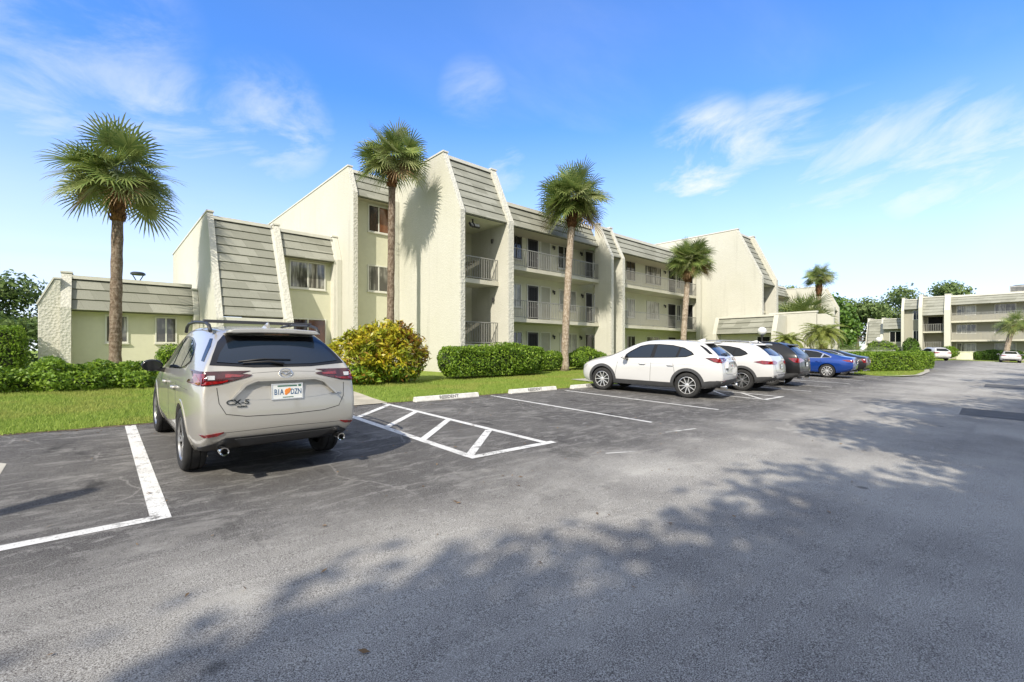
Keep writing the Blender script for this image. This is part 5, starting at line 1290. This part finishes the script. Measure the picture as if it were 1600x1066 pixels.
def arches(c, mat, width, sill=None, off=.014):
    sp = c.spec; r0 = sp['well']-.004; r1 = r0+width
    for sd in (1, -1):
        for xa in (0, sp['wb']):
            zc = sp['R']+.012; a0, a1 = R(-20), R(200); n = 22
            P = [(xa+r1*math.cos(a0+(a1-a0)*k/n), zc+r1*math.sin(a0+(a1-a0)*k/n)) for k in range(n+1)]+[(xa+r0*math.cos(a1+(a0-a1)*k/n), zc+r0*math.sin(a1+(a0-a1)*k/n)) for k in range(n+1)]
            P = [(x, max(z, .275)) for x, z in P]; Q = [P[0]]
            for p in P[1:]:
                if math.hypot(p[0]-Q[-1][0], p[1]-Q[-1][1]) > .004: Q.append(p)
            c.patch('wheel_arch', Q, 'side', mat, off, .06, .05, side=sd)
        if sill: c.patch('sill_cladding', [(r1-.05,.415),(sp['wb']-r1+.05,.405),(sp['wb']-r0,.275),(r0,.275)], 'side', mat, .010, .08, .03, side=sd)

W1 = ('five', M['alloy'])
two_tone = M['alloy_bright']
c = Car('parked_car', 'beige compact SUV with roof rack parked with its tail to the viewer', (1.535, 6.42), R(90.6), SUV, M['paint_beige'], wscale=.93)
crossover_suv(c, False, True, True, ('B1A', 'DZN'), ('five', M['alloy']), M['plastic_black'])
c = Car('parked_car', 'white compact SUV with dark wheel-arch cladding, the nearest of the cars in the right-hand row', (13.40, 6.52), R(99), SUV, M['paint_white'])
crossover_suv(c, True, False, True, ('DKR', 'Z52'), ('twin', two_tone), M['cladding'])

def rounded_suv(c, paint_lower, light, wheel, plate_text, dark=False, wide_tail=False):
    suv_windows(c, dark='car_glass')
    seams_suv(c, [(.30,.42,1.0),(1.10,1.08,1.0),(2.26,2.16,.95)])
    c.patch('rear_window_surround', [(-.69,1.235),(-.3,1.205),(.3,1.205),(.69,1.235),(.655,1.33),(.52,1.55),(-.52,1.55),(-.655,1.33)], 'rear', M['plastic_gloss'], .004, .06, .012)
    c.patch('rear_window', [(-.61,1.26),(-.3,1.23),(.3,1.23),(.61,1.26),(.58,1.35),(.47,1.49),(-.47,1.49),(-.58,1.35)], 'rear', M['car_glass'], .010, .06, .006)
    m = MB(); m.prism([(-.50,-.012),(-.44,.030),(-.2,.044),(.2,.044),(.44,.030),(.50,-.012),(.44,-.02),(-.44,-.02)], 'x', -.58, -.20); q = m.build('spoiler', c.paint, c.t, bevel=.018); q.data.transform(Matrix.Translation((0,0,1.57)))
    if wide_tail:
        tail_rear(c, [(.86,1.08),(.60,1.10),(.30,1.02),(.34,.985),(.62,.955),(.80,.92),(.86,.95)], M['lamp_red']); tail_side(c, [(-.55,1.10),(-.87,1.09),(-.90,.93),(-.76,.94)], M['lamp_red'])
    else:
        tail_rear(c, [(.86,1.03),(.70,1.06),(.48,1.03),(.38,.985),(.52,.945),(.72,.925),(.86,.94)], M['lamp_red']); tail_side(c, [(-.36,1.0),(-.60,1.055),(-.87,1.04),(-.90,.94),(-.66,.93)], M['lamp_red'])
    c.strip('hatch_seam', [(-.62,1.10),(-.62,.80),(-.55,.68),(0,.65),(.55,.68),(.62,.80),(.62,1.10)], 'rear', M['dark_gap'], .009, .002)
    c.plate(.86, plate_text, False)
    m = MB(); p = c.bvh.ray_cast(Vector((-4,0,1.03)), Vector((1,0,0)))[0]
    n = 20; m.tube([Vector((p.x-.012, .065*math.cos(2*math.pi*k/n), 1.03+.036*math.sin(2*math.pi*k/n))) for k in range(n+1)], .006, 5, cap=False); m.build('emblem', M['chrome'], c.t, smooth=1)
    if paint_lower != c.paint: corner_cladding(c, paint_lower, .52)
    c.patch('bumper_cladding', [(-.86,.50),(-.60,.53),(-.4,.47),(.4,.47),(.60,.53),(.86,.50),(.80,.31),(-.80,.31)], 'rear', paint_lower, .010, .05, .03)
    tail_rear(c, [(.78,.575),(.50,.575),(.52,.548),(.76,.548)], M['lamp_dark'], .010, 'reflector')
    c.patch('bumper_step', [(-.42,.60),(.42,.60),(.40,.585),(-.40,.585)], 'rear', M['plastic_black'], .012, .06, .02)
    for sg in (1, -1) if dark else (-1,):
        m = MB(); m.lathe([(.035,.10),(.035,-.03),(.045,-.035),(.048,.12)], 18, 'x', (-.93, sg*.56, .34)); m.build('exhaust_pipe', M['chrome'], c.t, smooth=40)
    for sg in (1, -1):
        m = MB(); y = sg*.59; m.tube([(-.25,y,1.61),(-.1,y,1.672),(.8,y,1.70),(1.3,y,1.675),(1.5,y,1.60)], .016, 6); m.build('roof_rail', M['plastic_black'] if dark else M['alloy'], c.t, smooth=1)
    m = MB(); m.add([(-.22,-.028,1.64),(.02,-.022,1.655),(.02,.022,1.655),(-.22,.028,1.64),(-.22,-.006,1.72),(-.16,-.005,1.72),(-.16,.005,1.72),(-.22,.006,1.72)], [(0,1,5,4),(1,2,6,5),(2,3,7,6),(3,0,4,7),(4,5,6,7),(0,3,2,1)]); m.build('antenna', c.paint, c.t, bevel=.006)
    arches(c, paint_lower, .085, sill=paint_lower); c.door_mirror(1.86, 1.10, c.paint); c.handles((.50, 1.36), .915, c.paint)
    for sg in (1, -1): 
        P = [(sg*a, b) for a, b in [(.78,.80),(.45,.76),(.47,.69),(.78,.70)]]; P = P if sg > 0 else P[::-1]; c.patch('headlight', P, 'front', M['lamp_clear'], .012, .04, .03)
    c.patch('grille', [(-.45,.74),(.45,.74),(.36,.46),(-.36,.46)], 'front', M['plastic_black'], .012, .06, .03)
    c.wheels(*wheel)
c = Car('parked_car', 'white SUV with rounded red tail lights, second in the right-hand row', (17.0, 6.35), R(95), SUV, M['paint_white'], zscale=.985)
rounded_suv(c, M['cladding'], None, ('five', M['alloy']), 'QJL M37')
c = Car('parked_car', 'black SUV with bright red tail lights between the white SUV and the blue sedan', (20.15, 6.45), R(93), SUV, M['paint_black'], zscale=1.02, wscale=1.02)
rounded_suv(c, M['cladding'], None, ('five', M['alloy']), 'LTR 48K', dark=True, wide_tail=True)

def saloon(c, tail_half, tail_sd, wheel, plate_text, spoiler=False):
    for sd in (1, -1):
        c.patch('window_trim', [(2.28,.92),(1.2,.945),(.3,.965),(-.12,1.0),(-.16,1.04),(.12,1.18),(.5,1.305),(.9,1.35),(1.3,1.355),(1.6,1.315),(1.95,1.15)], 'side', M['chrome'], .003, .05, .012, side=sd)
        c.patch('side_window', [(2.15,.945),(1.16,.965),(1.10,1.335),(1.3,1.335),(1.58,1.295),(1.90,1.13)], 'side', M['car_glass'], .008, .05, .006, side=sd)
        c.patch('side_window', [(1.08,.967),(.30,.985),(.24,1.19),(.5,1.28),(.9,1.332),(1.03,1.335)], 'side', M['car_glass'], .008, .05, .006, side=sd)
        c.patch('side_window', [(.24,.988),(-.08,1.01),(-.10,1.035),(.17,1.16)], 'side', M['car_glass'], .008, .05, .006, side=sd)
        for x0, x1 in ((.22,.30),(1.12,1.12),(2.36,2.26)): c.strip('door_seam', [(x0,.32),(x0,.60),(x1,.90)], 'side', M['dark_gap'], .008, .0012, sd)
        c.strip('shoulder_crease', [(-.8,.86),(.5,.82),(2.3,.76)], 'side', M['dark_gap'], .003, .0008, sd)
    c.patch('rear_window', [(-.52,1.10),(.52,1.10),(.46,1.34),(-.46,1.34)], 'rear', M['car_glass'], .006, .05, .012)
    c.patch('windscreen', [(-.66,.98),(.66,.98),(.54,1.33),(-.54,1.33)], 'front', M['car_glass'], .006, .08, .012)
    tail_rear(c, tail_half, M['lamp_red']); tail_side(c, tail_sd, M['lamp_red'])
    c.strip('boot_seam', [(-.55,1.0),(-.52,.74),(0,.71),(.52,.74),(.55,1.0)], 'rear', M['dark_gap'], .008, .002)
    c.plate(.80, plate_text, False)
    c.patch('rear_valance', [(-.70,.40),(-.5,.43),(.5,.43),(.70,.40),(.62,.29),(-.62,.29)], 'rear', M['plastic_black'], .010, .05, .03)
    tail_rear(c, [(.76,.50),(.60,.515),(.60,.49),(.74,.475)], M['lamp_dark'], .008, 'reflector')
    for sg in (1, -1):
        m = MB(); m.lathe([(.035,.10),(.035,-.03),(.046,-.035),(.05,.12)], 18, 'x', (-1.0, sg*.52, .325)); m.build('exhaust_pipe', M['chrome'], c.t, smooth=40)
        P = [(sg*a, b) for a, b in [(.72,.65),(.42,.60),(.45,.55),(.72,.57)]]; P = P if sg > 0 else P[::-1]; c.patch('headlight', P, 'front', M['lamp_clear'], .012, .04, .03)
    c.patch('grille', [(-.4,.58),(.4,.58),(.32,.34),(-.32,.34)], 'front', M['plastic_black'], .012, .06, .03)
    c.strip('boot_chrome', [(-.35,.90),(.35,.90)], 'rear', M['chrome'], .02, .008)
    arches(c, c.paint, .03, off=.006); c.door_mirror(2.02, .98, c.paint); c.handles((.40, 1.34), .79, c.paint)
    c.wheels(*wheel)
c = Car('parked_car', 'bright blue sedan with silver alloy wheels', (27.85, 6.45), R(93), SEDAN, M['paint_blue'])
saloon(c, [(.80,.92),(.62,.93),(.34,.885),(.40,.84),(.62,.80),(.80,.80)], [(-.58,.90),(-.99,.93),(-1.03,.80),(-.80,.83)], ('ten', M['alloy_bright']), 'NRA 81F')
c = Car('parked_car', 'charcoal sedan last in the right-hand row, next to the island hedge', (31.0, 6.5), R(93), SEDAN, M['paint_charcoal'])
saloon(c, [(.80,.93),(.70,.93),(.66,.86),(.66,.70),(.78,.70),(.80,.80)], [(-.80,.92),(-.99,.93),(-1.03,.72),(-.94,.72)], ('ten', M['alloy']), 'PXV 60B')
c = Car('parked_car', 'white sedan seen from behind, parked before the far building at the right edge', (84.0, .62), R(2), SEDAN, M['paint_white'])
saloon(c, [(.80,.92),(.62,.93),(.34,.90),(.40,.86),(.62,.82),(.80,.82)], [(-.58,.90),(-.99,.93),(-1.03,.82),(-.80,.84)], ('ten', M['alloy_bright']), 'HCD 27M')
c = Car('parked_car', 'white minivan partly hidden behind the island hedge', (80.8, 6.9), R(33), SUV, M['paint_white'], zscale=1.03)
rounded_suv(c, M['paint_white'], None, ('ten', M['alloy']), 'KWE 93Y', wide_tail=True)
